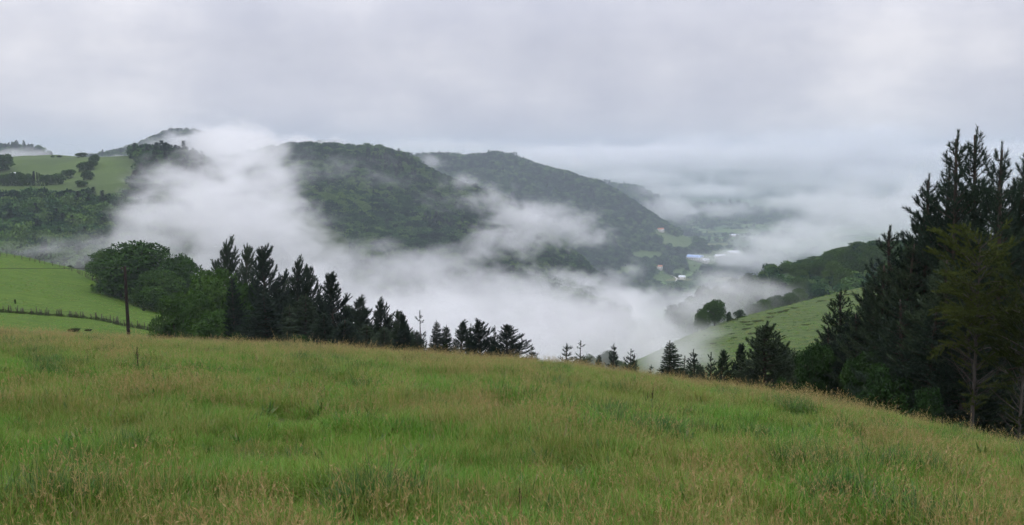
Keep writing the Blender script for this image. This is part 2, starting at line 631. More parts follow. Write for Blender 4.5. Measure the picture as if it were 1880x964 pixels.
surface('second_hill', 'long wooded hill falling to the valley on the right',
        [640, 720, 770, 800, 850, 900, 930, 960, 1000, 1040, 1080, 1120, 1160, 1200, 1240, 1290, 1340, 1400],
        [(2000, [580, 580, 580, 580, 580, 580, 580, 575, 575, 572, 570, 568, 566, 566, 566, 566, 566, 566]),
         (2350, [480, 480, 480, 480, 482, 484, 486, 488, 492, 500, 506, 512, 520, 524, 528, 530, 535, 540]),
         (2600, [390, 388, 386, 386, 390, 396, 402, 410, 420, 432, 442, 452, 464, 476, 488, 498, 506, 512]),
         (2850, [322, 318, 316, 316, 322, 330, 340, 350, 362, 375, 388, 402, 420, 436, 452, 468, 480, 490]),
         (3050, [297, 293, 287, 285, 289, 289, 294, 303, 316, 326, 337, 352, 376, 402, 427, 451, 470, 484]),
         (3400, [310, 305, 300, 298, 302, 302, 306, 315, 330, 340, 352, 368, 390, 412, 435, 456, 474, 486]),
         (4000, [400, 400, 400, 400, 400, 400, 400, 400, 405, 410, 415, 420, 430, 440, 450, 465, 475, 485])],
        cover_mat('second hill cover', (.030, .055, .026), (.075, .125, .04), (.105, .14, .052), .006, .08), 200, 130, 14., .004, cov_second, 5)

FAR = cover_mat('far hill cover', (.032, .058, .028), (.09, .14, .05), (.09, .14, .05))
surface('far_hill', 'misty hilltop behind the high pasture at the left edge', [-300, -80, 0, 30, 60, 90, 120, 200],
        [(1500, [420] * 8), (1800, [310, 303, 300, 300, 305, 318, 335, 380]), (2000, [281, 275, 271, 270, 275, 288, 315, 380]), (2300, [340] * 4 + [345, 350, 360, 400])],
        FAR, 80, 40, 4., .01, key='far1')
surface('far_hill', 'peak half lost in cloud at the upper left', [60, 150, 200, 250, 300, 340, 380, 430, 500, 560, 620, 700],
        [(1500, [420] * 12), (1900, [345, 332, 322, 312, 300, 296, 298, 310, 318, 322, 330, 345]),
         (2300, [315, 296, 284, 270, 251, 243, 247, 262, 268, 266, 272, 300]), (2800, [350, 340, 330, 320, 310, 300, 300, 305, 310, 310, 320, 345])],
        FAR, 110, 50, 5., .008, None, 3, 'far2')
surface('far_hill', 'small shoulder of hill behind the long wooded hill', [1040, 1080, 1110, 1150, 1190, 1220, 1260, 1300],
        [(3900, [440] * 8), (4200, [375, 372, 372, 378, 390, 405, 425, 440]), (4500, [352, 345, 343, 346, 360, 385, 420, 440]), (5000, [380] * 6 + [420, 440])],
        FAR, 60, 40, 6., .006, key='far3')
surface('far_hill', 'blue wooded hill at the far end of the valley', [1180, 1230, 1280, 1340, 1400, 1450, 1500, 1560, 1650, 1800, 2000],
        [(4300, [437, 437, 437, 437, 436, 436, 436, 436, 436, 436, 436]), (4700, [415, 413, 413, 414, 416, 416, 414, 412, 410, 405, 400]),
         (5200, [392, 388, 385, 388, 394, 392, 386, 380, 372, 360, 350]), (6000, [415] * 11)],
        FAR, 120, 40, 12., .004, None, 7, 'far4')
surface('far_hill', 'faint distant range under the cloud', [900, 1050, 1150, 1250, 1350, 1450, 1550, 1650, 1800, 2000],
        [(7000, [400] * 10), (8000, [350, 342, 338, 334, 332, 334, 338, 342, 345, 350]), (9000, [330, 322, 312, 308, 312, 318, 320, 322, 325, 330]), (11000, [360] * 10)],
        FAR, 110, 30, 25., .002, None, 9, 'far5')

# ------------------------------------------------------------------ scatter (stuff only)
def scatter_group():
    g = bpy.data.node_groups.new('scatter', 'GeometryNodeTree')
    g.interface.new_socket('Geometry', in_out='INPUT', socket_type='NodeSocketGeometry')
    g.interface.new_socket('Protos', in_out='INPUT', socket_type='NodeSocketCollection')
    g.interface.new_socket('Geometry', in_out='OUTPUT', socket_type='NodeSocketGeometry')
    N, L = g.nodes, g.links
    i, o = N.new('NodeGroupInput'), N.new('NodeGroupOutput')
    ci = N.new('GeometryNodeCollectionInfo')
    ci.inputs['Separate Children'].default_value = True
    ci.inputs['Reset Children'].default_value = True
    L.new(i.outputs['Protos'], ci.inputs['Collection'])
    ip = N.new('GeometryNodeInstanceOnPoints')
    ip.inputs['Pick Instance'].default_value = True
    L.new(i.outputs['Geometry'], ip.inputs['Points'])
    L.new(ci.outputs[0], ip.inputs['Instance'])
    for nm, ty, sock in (('idx', 'INT', 'Instance Index'), ('rot', 'FLOAT_VECTOR', 'Rotation'), ('scl', 'FLOAT_VECTOR', 'Scale')):
        na = N.new('GeometryNodeInputNamedAttribute')
        na.data_type = ty
        na.inputs['Name'].default_value = nm
        L.new(na.outputs['Attribute'], ip.inputs[sock])
    L.new(ip.outputs[0], o.inputs[0])
    return g


SG = scatter_group()


def scatter(name, pts, idx, rot, scl, protos, label):
    me = bpy.data.meshes.new(name)
    me.vertices.add(len(pts))
    me.vertices.foreach_set('co', np.asarray(pts, np.float32).ravel())
    me.attributes.new('idx', 'INT', 'POINT').data.foreach_set('value', np.asarray(idx, np.int32))
    me.attributes.new('rot', 'FLOAT_VECTOR', 'POINT').data.foreach_set('vector', np.asarray(rot, np.float32).ravel())
    me.attributes.new('scl', 'FLOAT_VECTOR', 'POINT').data.foreach_set('vector', np.asarray(scl, np.float32).ravel())
    o = tag(link(name, me), label, None, None, 'stuff')
    md = o.modifiers.new('scatter', 'NODES')
    md.node_group = SG
    for it in SG.interface.items_tree:
        if it.name == 'Protos':
            md[it.identifier] = protos
    return o


def proto_coll(name, meshes):
    c = bpy.data.collections.new(name)
    for k, me in enumerate(meshes):
        c.objects.link(bpy.data.objects.new('%s_%02d' % (name, k), me))
    return c

# ------------------------------------------------------------------ trees
def unit(n):
    v = RNG.normal(size=(n, 3))
    return v / np.linalg.norm(v, axis=1)[:, None]


def broad_mesh(H, W, nl=22, per=330, leaf=.32, z0=.12, lm='broad', seed=0):
    """broadleaf: trunk with limbs to a cloud of leafy lobes"""
    rs = np.random.default_rng(seed)
    wood, lf = MB(), MB()
    tr = [np.array([0, 0, -.6])]
    for k in range(1, 6):
        tr.append(np.array([rs.normal() * .03 * H * k / 5, rs.normal() * .03 * H * k / 5, H * .62 * k / 5]))
    wood.tube(tr, np.linspace(.035 * H, .012 * H, 6), 8)
    for k in range(nl):
        ph = k * 2.399 + rs.normal() * .3
        zr = (k + .5) / nl
        zz = z0 + .16 + (1 - z0 - .30) * zr
        prof = math.sqrt(max(0.03, 1 - ((zr - .36) / .72) ** 2))
        rr = W * .5 * prof * (.45 + .35 * rs.random()) if k % 3 else W * .5 * prof * .3 * rs.random()
        c = np.array([math.cos(ph) * rr, math.sin(ph) * rr, zz * H])
        r = W * (.115 + .10 * rs.random()) * (.75 + .35 * prof)
        b0 = tr[2 + (k % 3)]
        mid = (b0 + c) / 2 + np.array([0, 0, -.04 * H])
        wood.tube([b0, mid, c], [.012 * H, .008 * H, .003 * H], 5)
        n = int(per * (r / (W * .2)) ** 2)
        d = unit(n)
        d[:, 2] = np.abs(d[:, 2]) * np.where(RNG.random(n) < .8, 1, -1)
        rad = r * (1 - .45 * RNG.random(n) ** 2.2) * (1 + .22 * vnoise(d[:, 0] * 2.5, d[:, 1] * 2.5, d[:, 2] * 2.5 + k, seed))
        p = c + d * rad[:, None] * np.array([1, 1, .85])
        dr = d * .7 + unit(n) * .8
        dr[:, 2] -= .25
        nr = d + unit(n) * .7
        L = leaf * (.6 + .8 * RNG.random(n))
        lf.leaves(p, dr, nr, L, L * .62)
    return wood.mesh('trunk', M['bark'], True), lf.mesh('crown', M[lm])


def pine_mesh(H, R, style='pine', z0=.08, whorl=.05, nb=5, tw=.33, nn=24, nL=.15, nW=.03, seed=0, bare=0., lm='pine', bark='bark', up=0., thin=1.):
    """conifer: whorls of limbs carrying twigs dressed in needle brushes"""
    rs = np.random.default_rng(seed)
    wood, lf = MB(), MB()
    lean = rs.normal(size=2) * .02
    top = np.array([lean[0] * H, lean[1] * H, H])

    def trunk(z):
        k = z / H
        return np.array([lean[0] * H * k * k, lean[1] * H * k * k, z])
    zs = np.linspace(-.6, H * .98, 9)
    wood.tube([trunk(z) for z in zs], np.interp(zs, [-1, 0, H], [.016 * H + .03, .013 * H + .03, .003 * H]), 7)
    C, Dn, Ls = [], [], []

    def brush(p, d, L, dens=1.):
        n = max(4, int(nn * dens * (L / .5)))
        t = RNG.random(n)
        r = unit(n)
        r -= d * (r @ d)[:, None]
        r /= np.linalg.norm(r, axis=1)[:, None] + 1e-9
        C.append(p + d * (L * t)[:, None])
        Dn.append(d * (.75 + .5 * t[:, None]) + r * (1.0 - .45 * t[:, None]))
        Ls.append(nL * (.7 + .5 * RNG.random(n)))
    z = z0 * H
    while z < H * .95:
        rel = (z - z0 * H) / (H - z0 * H)
        if style in ('young', 'spruce', 'spire') and rs.random() < (.16 if style == 'young' else .05):
            z += whorl * H * .7
            continue
        if style == 'young':
            Lp = R * (1 - rel) ** .85
        elif style == 'spire':
            Lp = R * (1 - rel) ** .75
        elif style == 'pine':
            Lp = R * max(.05, 1 - rel ** 1.8) ** .75
        elif style == 'flat':
            Lp = R * math.sqrt(max(.02, 1 - ((rel - .55) / .62) ** 2))
        else:
            Lp = R * (1 - rel) ** .78
        az0 = rs.random() * 6.28
        k_n = nb if rel < .8 else max(3, nb - 1)
        for k in range(k_n):
            az = az0 + k * 6.283 / k_n + rs.normal() * .22
            L = Lp * (rs.uniform(.5, 1.25) if style != 'spruce' else rs.uniform(.82, 1.1))
            if style == 'pine':
                L *= 1 + .32 * math.cos(az)
            if style in ('young', 'spruce'):
                L *= (1 + .25 * math.cos(az + seed)) * (1 if rs.random() > .12 else .5)
            if L < .12:
                continue
            if style in ('pine', 'spire'):
                e0, e1 = math.radians(rs.normal(8, 8) + 34 * rel + up), math.radians(rs.normal(46, 9) + 20 * rel + up)
            elif style == 'flat':
                e0, e1 = math.radians(rs.normal(30, 14)), math.radians(rs.normal(12, 18))
            elif style == 'young':
                e0, e1 = math.radians(rs.normal(8, 6) + 18 * rel), math.radians(rs.normal(40, 8) + 18 * rel)
            else:
                e0, e1 = math.radians(rs.normal(2, 6) + 32 * rel), math.radians(rs.normal(10, 7) + 30 * rel)
            zz = z + rs.normal() * .25 * whorl * H
            p = trunk(zz)
            pts, dirs = [p], []
            ns = 6
            for s_ in range(ns):
                e = e0 + (e1 - e0) * (s_ / (ns - 1)) ** 1.6
                d = np.array([math.cos(az) * math.cos(e), math.sin(az) * math.cos(e), math.sin(e)])
                p = p + d * L / ns
                pts.append(p)
                dirs.append(d)
            pts = np.array(pts)
            wood.tube(pts, np.linspace(.0032 * H * (.4 + L / R * .6) + .006, .005, ns + 1), 4, False)
            if rel < bare and rs.random() < .8:
                for s_ in range(3):       # dead limbs with a few bare twigs
                    i0 = rs.integers(2, ns)
                    wood.tube([pts[i0], pts[i0] + dirs[i0 - 1] * L * .2 + rs.normal(size=3) * L * .12], [.008, .003], 3, False)
                continue
            t = .2 if style in ('pine', 'spire') else .08
            side = 1
            while t < 1.0:
                f = t * ns
                i0 = min(int(f), ns - 1)
                p = pts[i0] + (pts[i0 + 1] - pts[i0]) * (f - i0)
                d = dirs[i0]
                lat = np.array([-math.sin(az), math.cos(az), 0]) * side
                tl = (.28 + .30 * (1 - t)) * L * rs.uniform(.5, 1.1) + .10
                if style == 'spruce':
                    dd = d * .75 + lat * .75 + np.array([0, 0, rs.normal() * .1 - .06])
                elif style == 'flat':
                    dd = d * .6 + lat * .8 + np.array([0, 0, rs.normal() * .1])
                else:
                    dd = d * .6 + lat * rs.uniform(.3, .85) + np.array([0, 0, rs.uniform(.1, .7)])
                dd /= np.linalg.norm(dd)
                if rs.random() < thin:
                    brush(p, dd, tl)
                side = -side
                t += tw * rs.uniform(.6, 1.4) / L
            tip = dirs[-1] + np.array([0, 0, .35 if style in ('pine', 'spire') else 0])
            brush(pts[-2], tip / np.linalg.norm(tip), L / ns * 1.5 + .12, 1.2)
            brush(pts[-4], dirs[-3], L / ns * 2.2, .8)
        z += whorl * H * rs.uniform(.7, 1.3)
    if style == 'pine' or (style == 'young' and seed % 2):
        for k in range(6 if style == 'pine' else 2):
            az = rs.random() * 6.28
            p = trunk(H * rs.uniform(.66, .92))
            d = np.array([math.cos(az) * rs.uniform(.05, .5) + .1, math.sin(az) * rs.uniform(.05, .5), 1.])
            d /= np.linalg.norm(d)
            Ll = H * rs.uniform(.07, .15)
            wood.tube([p, p + d * Ll], [.012, .006], 4, False)
            brush(p, d, Ll, 1.6)
            for q_ in range(7):
                a2 = rs.random() * 6.28
                d2 = d + .9 * np.array([math.cos(a2), math.sin(a2), .2])
                brush(p + d * Ll * rs.uniform(.1, .8), d2 / np.linalg.norm(d2), H * .035, 1.2)
        brush(trunk(H * .93), np.array([0, 0, 1.]), H * .07, 1.4)
    else:
        brush(trunk(H * .88), np.array([0, 0, 1.]), H * .12, 1.4)
    lf.needles(np.concatenate(C), np.concatenate(Dn), np.concatenate(Ls), nW)
    return wood.mesh('trunk', M[bark], True), lf.mesh('crown', M[lm])


PROTO = {}


def proto(kind, H, R, ms):
    PROTO.setdefault(kind, []).append((H, R, ms))


for s_ in range(4):
    proto('pine', 12, 2.9, pine_mesh(12, 2.9, whorl=.042, nb=6, nn=44, nL=.22, nW=.045, z0=.05, tw=.24, seed=20 + s_))
for s_ in range(3):
    proto('big_pine', 14, 3.2, pine_mesh(14, 3.2, 'spire', whorl=.034, nb=6, nn=40, nL=.19, nW=.03, z0=.04, tw=.24, seed=30 + s_))
for s_ in range(5):
    proto('young_pine', 3.4, .85, pine_mesh(3.4, .85, 'young', whorl=.085, nb=6, nn=52, nL=.11, nW=.026, z0=.03, tw=.14, seed=40 + s_))
for s_ in range(3):
    proto('spruce', 7, 1.5, pine_mesh(7, 1.5, 'spruce', whorl=.032, nb=7, nn=50, nL=.11, nW=.04, z0=.03, tw=.16, seed=50 + s_))
for s_ in range(2):
    proto('pale_tree', 9, 3.0, pine_mesh(9, 3.0, 'flat', z0=.22, whorl=.045, nb=5, nn=40, nL=.15, nW=.045, tw=.26, seed=60 + s_, bare=.36, lm='larch', bark='pale_bark', thin=.8))
for s_ in range(3):
    proto('broad', 10, 9, broad_mesh(10, 9, 38, 560, .34, .04, 'broad', 70 + s_))
for s_ in range(2):
    proto('broad_light', 7, 7, broad_mesh(7, 7, 34, 560, .25, .02, 'broad_light', 80 + s_))
for s_ in range(2):
    proto('bush', 3, 3.4, broad_mesh(3, 3.4, 16, 420, .15, -.15, 'broad_dark', 90 + s_))
for s_ in range(2):
    proto('near_broad', 5, 4, broad_mesh(5, 4, 34, 800, .14, .0, 'broad_dark', 95 + s_))
RADIUS_IS_WIDTH = {'broad', 'broad_light', 'bush', 'near_broad'}

KCOUNT = {}
WIDEN = dict(pine=1.5, spruce=1.6, young_pine=1.6, big_pine=1.9)
TREES = []


def tree(kind, name, cat, px, top, Y, wpx, label, group=None, base=None, lean=(0, 0), ground=None, embed=.25):
    if ground is None:
        x = P(px, (base or top), Y)[0]
        g = np.array([x, Y, float(meadow_z(x, Y, False)) - embed])
    else:
        g = np.array(ground, float)
        g[2] -= embed
    Y = g[1]
    Ht = P(px, top, Y)[2] - g[2]
    k = KCOUNT.get(kind, 0)
    KCOUNT[kind] = k + 1
    H, R, (tm, cm) = PROTO[kind][k % len(PROTO[kind])]
    s = Ht / H
    w = px2m(wpx, Y) * WIDEN.get(kind, 1.)
    sx = w / (R if kind in RADIUS_IS_WIDTH else 2 * R)
    e = thing(name, label, cat, g, group)
    e.scale = (sx, sx, s)
    if kind in ('young_pine', 'spruce', 'pine') and lean == (0, 0):
        e_l = (random.gauss(0, .035), random.gauss(.01, .045))
    else:
        e_l = (lean[1], lean[0])
    e.rotation_euler = (e_l[0], e_l[1], (random.uniform(-.8, .8) if kind == 'pine' else random.uniform(0, 6.28)) if lean == (0, 0) else 0)
    tag(link('trunk', tm, e))
    tag(link('crown', cm, e))
    TREES.append(e)
    return e


GL = 'trees below the left edge of the meadow'
# broadleaf group on the knoll, left
for kind, nm, px, top, wpx, base, lab in [
    ('broad', 'broadleaf_tree', 205, 455, 80, 522, 'leftmost tree of the clump, its crown overlapping the upper fence end'),
    ('broad', 'broadleaf_tree', 256, 442, 158, 556, 'largest round green tree of the clump behind the utility pole'),
    ('broad', 'broadleaf_tree', 222, 482, 84, 545, 'low spreading tree at the left foot of the big round tree'),
    ('broad', 'broadleaf_tree', 332, 464, 86, 578, 'dark round tree touching the right side of the biggest round tree'),
    ('broad', 'broadleaf_tree', 296, 492, 96, 574, 'dark green tree at the right foot of the biggest round tree'),
]:
    tree(kind, nm, 'tree', px, top, 0, wpx, lab, GL, ground=at_pixel('pasture_hill', px, base), embed=.5)
for kind, nm, px, top, Y, wpx, lab, cat in [
    ('broad_light', 'broadleaf_tree', 322, 541, 134, 96, 'light green bushy tree at the end of the lower fence', 'tree'),
    ('broad', 'broadleaf_tree', 384, 486, 139, 132, 'leafy mid green tree below the two dark pines of the skyline', 'tree'),
    ('broad', 'broadleaf_tree', 364, 532, 132, 76, 'dark leafy tree between the light bushy tree and the slim spruce', 'tree'),
    ('broad', 'broadleaf_tree', 398, 570, 122, 104, 'low dark shrubby tree left of the slim dark spruce', 'tree'),
    ('broad', 'broadleaf_tree', 452, 512, 131, 92, 'green broadleaf tree between slim spruce and tallest pine', 'tree'),
    ('bush', 'bush', 437, 611, 92, 52, 'pale green bush at the foot of the slim dark spruce', 'bush'),
    ('bush', 'bush', 552, 614, 84, 56, 'small green bush on the meadow edge in front of the spruces', 'bush'),
    ('pine', 'pine_tree', 393, 441, 166, 66, 'dark pine on the skyline right of the round tree clump', 'tree'),
    ('pine', 'pine_tree', 437, 449, 162, 58, 'dark bushy pine between first skyline pine and the tallest pine', 'tree'),
    ('pine', 'pine_tree', 489, 453, 128, 78, 'tallest dark pine of the row, broad at the base', 'tree'),
    ('pine', 'pine_tree', 522, 498, 140, 44, 'grey pine half hidden behind the right side of the tallest pine', 'tree'),
    ('pine', 'pine_tree', 541, 476, 118, 56, 'pine with a thin pointed top right of the tallest pine', 'tree'),
    ('pine', 'pine_tree', 566, 487, 120, 52, 'pine leaning right beside the thin pointed pine', 'tree'),
    ('pine', 'pine_tree', 613, 502, 112, 70, 'dark broad pine with limbs swept out to the right', 'tree'),
    ('pine', 'pine_tree', 657, 545, 108, 58, 'bushy many tipped pine right of the broad swept pine', 'tree'),
    ('pine', 'pine_tree', 699, 551, 104, 44, 'pine with a bare spiky tip in the middle of the row', 'tree'),
    ('pine', 'pine_tree', 728, 570, 102, 40, 'shorter pine with raised side limbs after the spiky tipped one', 'tree'),
    ('pine', 'pine_tree', 747, 577, 98, 30, 'narrow pine left of the spindly forked pine', 'tree'),
    ('young_pine', 'pine_tree', 771, 572, 100, 34, 'spindly forked pine with sparse open limbs', 'tree'),
    ('spruce', 'spruce_tree', 428, 508, 112, 40, 'slim dark spruce with a long spire, left end of the spruces', 'tree'),
    ('spruce', 'spruce_tree', 490, 534, 98, 72, 'broad dense spruce under the tallest pine', 'tree'),
    ('spruce', 'spruce_tree', 528, 558, 100, 46, 'narrow spruce between the two broad dense spruces', 'tree'),
    ('spruce', 'spruce_tree', 556, 540, 96, 66, 'broad dense spruce under the pine leaning right', 'tree'),
    ('spruce', 'spruce_tree', 596, 572, 92, 56, 'bluish spruce under the broad swept pine', 'tree'),
    ('spruce', 'spruce_tree', 630, 585, 90, 60, 'bluish low spruce between the swept pine and many tipped pine', 'tree'),
    ('spruce', 'spruce_tree', 668, 596, 92, 56, 'dark low spruce under the many tipped pine', 'tree'),
    ('spruce', 'spruce_tree', 706, 600, 90, 54, 'low spruce under the pine with a bare spiky tip', 'tree'),
    ('spruce', 'spruce_tree', 742, 604, 88, 50, 'low spruce under the spindly forked pine', 'tree'),
    ('spruce', 'spruce_tree', 768, 606, 86, 34, 'last low spruce before the narrow gap in the row', 'tree'),
    ('spruce', 'spruce_tree', 797, 588, 84, 32, 'columnar spruce just right of the narrow gap in the row', 'tree'),
    ('spruce', 'spruce_tree', 820, 597, 84, 34, 'dense spruce between columnar spruce and the ragged topped pine', 'tree'),
    ('pine', 'pine_tree', 845, 589, 82, 44, 'ragged topped young pine in the low part of the row', 'tree'),
    ('young_pine', 'pine_tree', 862, 594, 84, 30, 'thin young pine leaning on the ragged topped one', 'tree'),
    ('pine', 'pine_tree', 884, 589, 80, 46, 'young pine with layered limbs, third from the end of the row', 'tree'),
    ('young_pine', 'pine_tree', 906, 600, 80, 32, 'narrow young pine second from the end of the row', 'tree'),
    ('pine', 'pine_tree', 930, 597, 76, 60, 'open limbed pine ending the long row on the crest', 'tree'),
]:
    tree(kind, nm, cat, px, top, Y, wpx, lab, GL)
for px, top, Y, wpx in [(510, 520, 140, 60), (545, 530, 136, 60), (585, 548, 130, 60), (632, 560, 124, 60), (672, 574, 118, 56), (712, 584, 114, 50), (748, 596, 110, 40)]:
    tree('pine', 'pine_tree', 'tree', px, top, Y, wpx, 'dark pine in the shade behind the front row of spruces', 'pines behind the spruces')
GC = 'small conifers scattered along the meadow crest'
for kind, nm, px, top, Y, wpx, lab in [
    ('young_pine', 'pine_tree', 976, 636, 70, 34, 'small pine alone right after the end of the long row'),
    ('young_pine', 'pine_tree', 1039, 631, 68, 36, 'dense little pine, left one of a pair on the crest'),
    ('young_pine', 'pine_tree', 1065, 626, 68, 32, 'many tipped little pine, right one of a pair on the crest'),
    ('spruce', 'spruce_tree', 1099, 651, 62, 18, 'tiny spruce in front of the rounded tree in fog'),
    ('young_pine', 'pine_tree', 1126, 630, 64, 26, 'thin candle topped pine in front of the fog'),
    ('young_pine', 'pine_tree', 1156, 640, 62, 30, 'small pine right of the thin candle topped pine'),
    ('young_pine', 'pine_tree', 1168, 650, 61, 20, 'shorter pine joined to the right side of its small neighbour'),
    ('young_pine', 'pine_tree', 1191, 668, 58, 14, 'tiniest pine sprig on the crest before the larger conifers'),
    ('spruce', 'spruce_tree', 1231, 626, 62, 46, 'spruce with a drooping bent tip on the crest'),
    ('young_pine', 'pine_tree', 1254, 654, 64, 34, 'short pine right of the bent tipped spruce'),
    ('young_pine', 'pine_tree', 1277, 641, 64, 36, 'twin tipped pine behind the round blue green spruce'),
    ('spruce', 'spruce_tree', 1285, 668, 58, 32, 'low round blue green spruce in front of the twin tipped pine'),
    ('young_pine', 'pine_tree', 1307, 648, 62, 32, 'first of two bushy pines below the green slope'),
    ('pine', 'pine_tree', 1325, 641, 62, 34, 'second of two bushy pines below the green slope'),
    ('pine', 'pine_tree', 1357, 631, 62, 40, 'slender spired pine left of the big broad pine'),
    ('pine', 'pine_tree', 1408, 597, 60, 100, 'big broad dark pine standing against the green slope'),
    ('pine', 'pine_tree', 1440, 636, 62, 54, 'dark lower pine tucked behind the big broad pine'),
]:
    tree(kind, nm, 'tree', px, top, Y, wpx, lab, GC)
GR = 'dark plantation at the right edge'
for kind, nm, cat, px, top, Y, wpx, lab, ln in [
    ('bush', 'bush', 'bush', 1440, 694, 49, 50, 'dark green bush at the foot of the big broad pine', (0, 0)),
    ('near_broad', 'broadleaf_tree', 'tree', 1497, 624, 50, 84, 'bright green broadleaf tree at the left end of the plantation', (0, 0)),
    ('near_broad', 'broadleaf_tree', 'tree', 1592, 640, 47, 90, 'dark leafy tree in front of the leaning pine', (0, 0)),
    ('bush', 'bush', 'bush', 1622, 668, 41, 100, 'rounded dark bush at the plantation edge', (0, 0)),
    ('bush', 'bush', 'bush', 1700, 712, 38, 80, 'low dark bush right of the rounded bush at the plantation edge', (0, 0)),
    ('big_pine', 'pine_tree', 'tree', 1551, 532, 54, 96, 'leftmost tall pine of the plantation with a slim side top', (0, 0)),
    ('big_pine', 'pine_tree', 'tree', 1600, 500, 52, 110, 'tall pine right of the leftmost plantation pine', (0, 0)),
    ('big_pine', 'pine_tree', 'tree', 1645, 416, 50, 130, 'tall pine standing on the forested ridge line', (0, 0)),
    ('big_pine', 'pine_tree', 'tree', 1690, 372, 52, 120, 'tall pine behind the one with a crooked double top', (0, 0)),
    ('big_pine', 'pine_tree', 'tree', 1711, 321, 48, 140, 'tall pine with crooked double top, left shoulder of the giants', (0, 0)),
    ('big_pine', 'pine_tree', 'tree', 1772, 242, 46, 150, 'left one of the two tallest spires of the plantation', (0, 0)),
    ('big_pine', 'pine_tree', 'tree', 1809, 234, 47, 140, 'tallest spire of the plantation', (0, 0)),
    ('big_pine', 'pine_tree', 'tree', 1838, 262, 44, 140, 'tall pine right of the tallest spire', (0, 0)),
    ('big_pine', 'pine_tree', 'tree', 1886, 264, 45, 150, 'tall pine cut off by the right edge of the photo', (0, 0)),
    ('big_pine', 'pine_tree', 'tree', 1930, 290, 47, 150, 'tall pine just outside the right edge of the photo', (0, 0)),
    ('pale_tree', 'pale_green_tree', 'tree', 1806, 430, 37, 170, 'yellow green tree with a pale bare lower trunk before the dark pines', (0, 0)),
    ('pale_tree', 'pale_green_tree', 'tree', 1890, 520, 35, 150, 'yellow green tree at the right edge before the dark pines', (0, 0)),
    ('big_pine', 'pine_tree', 'tree', 1745, 470, 42, 150, 'shorter pine filling in left of the yellow green tree', (0, 0)),
    ('big_pine', 'pine_tree', 'tree', 1665, 545, 44, 120, 'shorter pine behind the rounded dark bush', (0, 0)),
    ('big_pine', 'pine_tree', 'tree', 1580, 575, 50, 100, 'low pine between leftmost plantation pine and its tall neighbour', (0, 0)),
    ('big_pine', 'pine_tree', 'tree', 1625, 480, 49, 110, 'pine just left of the one on the forested ridge line', (0, 0)),
    ('big_pine', 'pine_tree', 'tree', 1850, 330, 42, 150, 'dark pine directly behind the yellow green tree', (0, 0)),
    ('big_pine', 'pine_tree', 'tree', 1525, 600, 52, 70, 'low pine peeping out above the bright green broadleaf tree', (0, 0)),
    ('big_pine', 'pine_tree', 'tree', 1740, 300, 49, 130, 'tall pine between the crooked double top and the tallest spires', (0, 0)),
    ('big_pine', 'pine_tree', 'tree', 1668, 440, 47, 120, 'pine filling the gap right of the one on the forested ridge line', (0, 0)),
    ('big_pine', 'pine_tree', 'tree', 1862, 300, 46, 130, 'tall pine between the right edge one and its left neighbour', (0, 0)),
    ('big_pine', 'pine_tree', 'tree', 1715, 560, 41, 120, 'low dark pine behind the low bush of the plantation edge', (0, 0)),
    ('big_pine', 'pine_tree', 'tree', 1780, 520, 40, 130, 'low dark pine shading the pale bare trunk', (0, 0)),
]:
    tree(kind, nm, cat, px, top, Y, wpx, lab, GR, lean=ln)

# trees in the fog
for kind, nm, px, top, base, wpx, sname, lab in [
    ('pine', 'pine_tree', 142, 480, 505, 26, 'pasture_hill', 'grey pine in fog behind the pasture, left of another'),
    ('pine', 'pine_tree', 162, 478, 508, 24, 'pasture_hill', 'grey pine in fog touching the round tree clump'),
    ('bush', 'bush', 127, 487, 500, 16, 'pasture_hill', 'small dark bush beside the upper fence'),
]:
    g = at_pixel('pasture_hill', px, base)
    g = on('pasture_hill', px, 335 if kind == 'pine' else 290)
    tree(kind, nm, 'bush' if kind == 'bush' else 'tree', px, top, 0, wpx, lab, 'foggy trees behind the pasture', ground=g)
for px, top, wpx, Y, lab in [(1086, 649, 40, 230, 'rounded tree faint in fog behind the tiny spruce'), (1117, 643, 50, 245, 'larger rounded tree faint in fog behind the thin candle pine'),
                             (1140, 660, 34, 225, 'low rounded tree faint in fog left of the two joined pines')]:
    g = on('right_slope', px, Y)
    tree('broad', 'broadleaf_tree', 'tree', px, top, 0, wpx, lab, 'foggy trees under the green slope', ground=g, embed=1)
for kind, px, top, base, wpx, lab, nm in [
    ('broad', 1312, 548, 598, 42, 'single dark tree at the fog edge on the green slope', 'broadleaf_tree'),
    ('broad', 1291, 566, 600, 30, 'hazy tree just left of the single dark tree on the slope', 'broadleaf_tree'),
    ('bush', 1338, 572, 590, 16, 'small hazy bush right of the single dark tree on the slope', 'bush'),
    ('bush', 1358, 568, 584, 24, 'round dark bush on the brow of the green slope', 'bush')]:
    g = at_pixel('right_slope', px, base)
    if g is None:
        g = on('right_slope', px, 275)
    tree(kind, nm, 'bush' if nm == 'bush' else 'tree', px, top, 0, wpx, lab, 'trees on the brow of the green slope', ground=g, embed=.4)

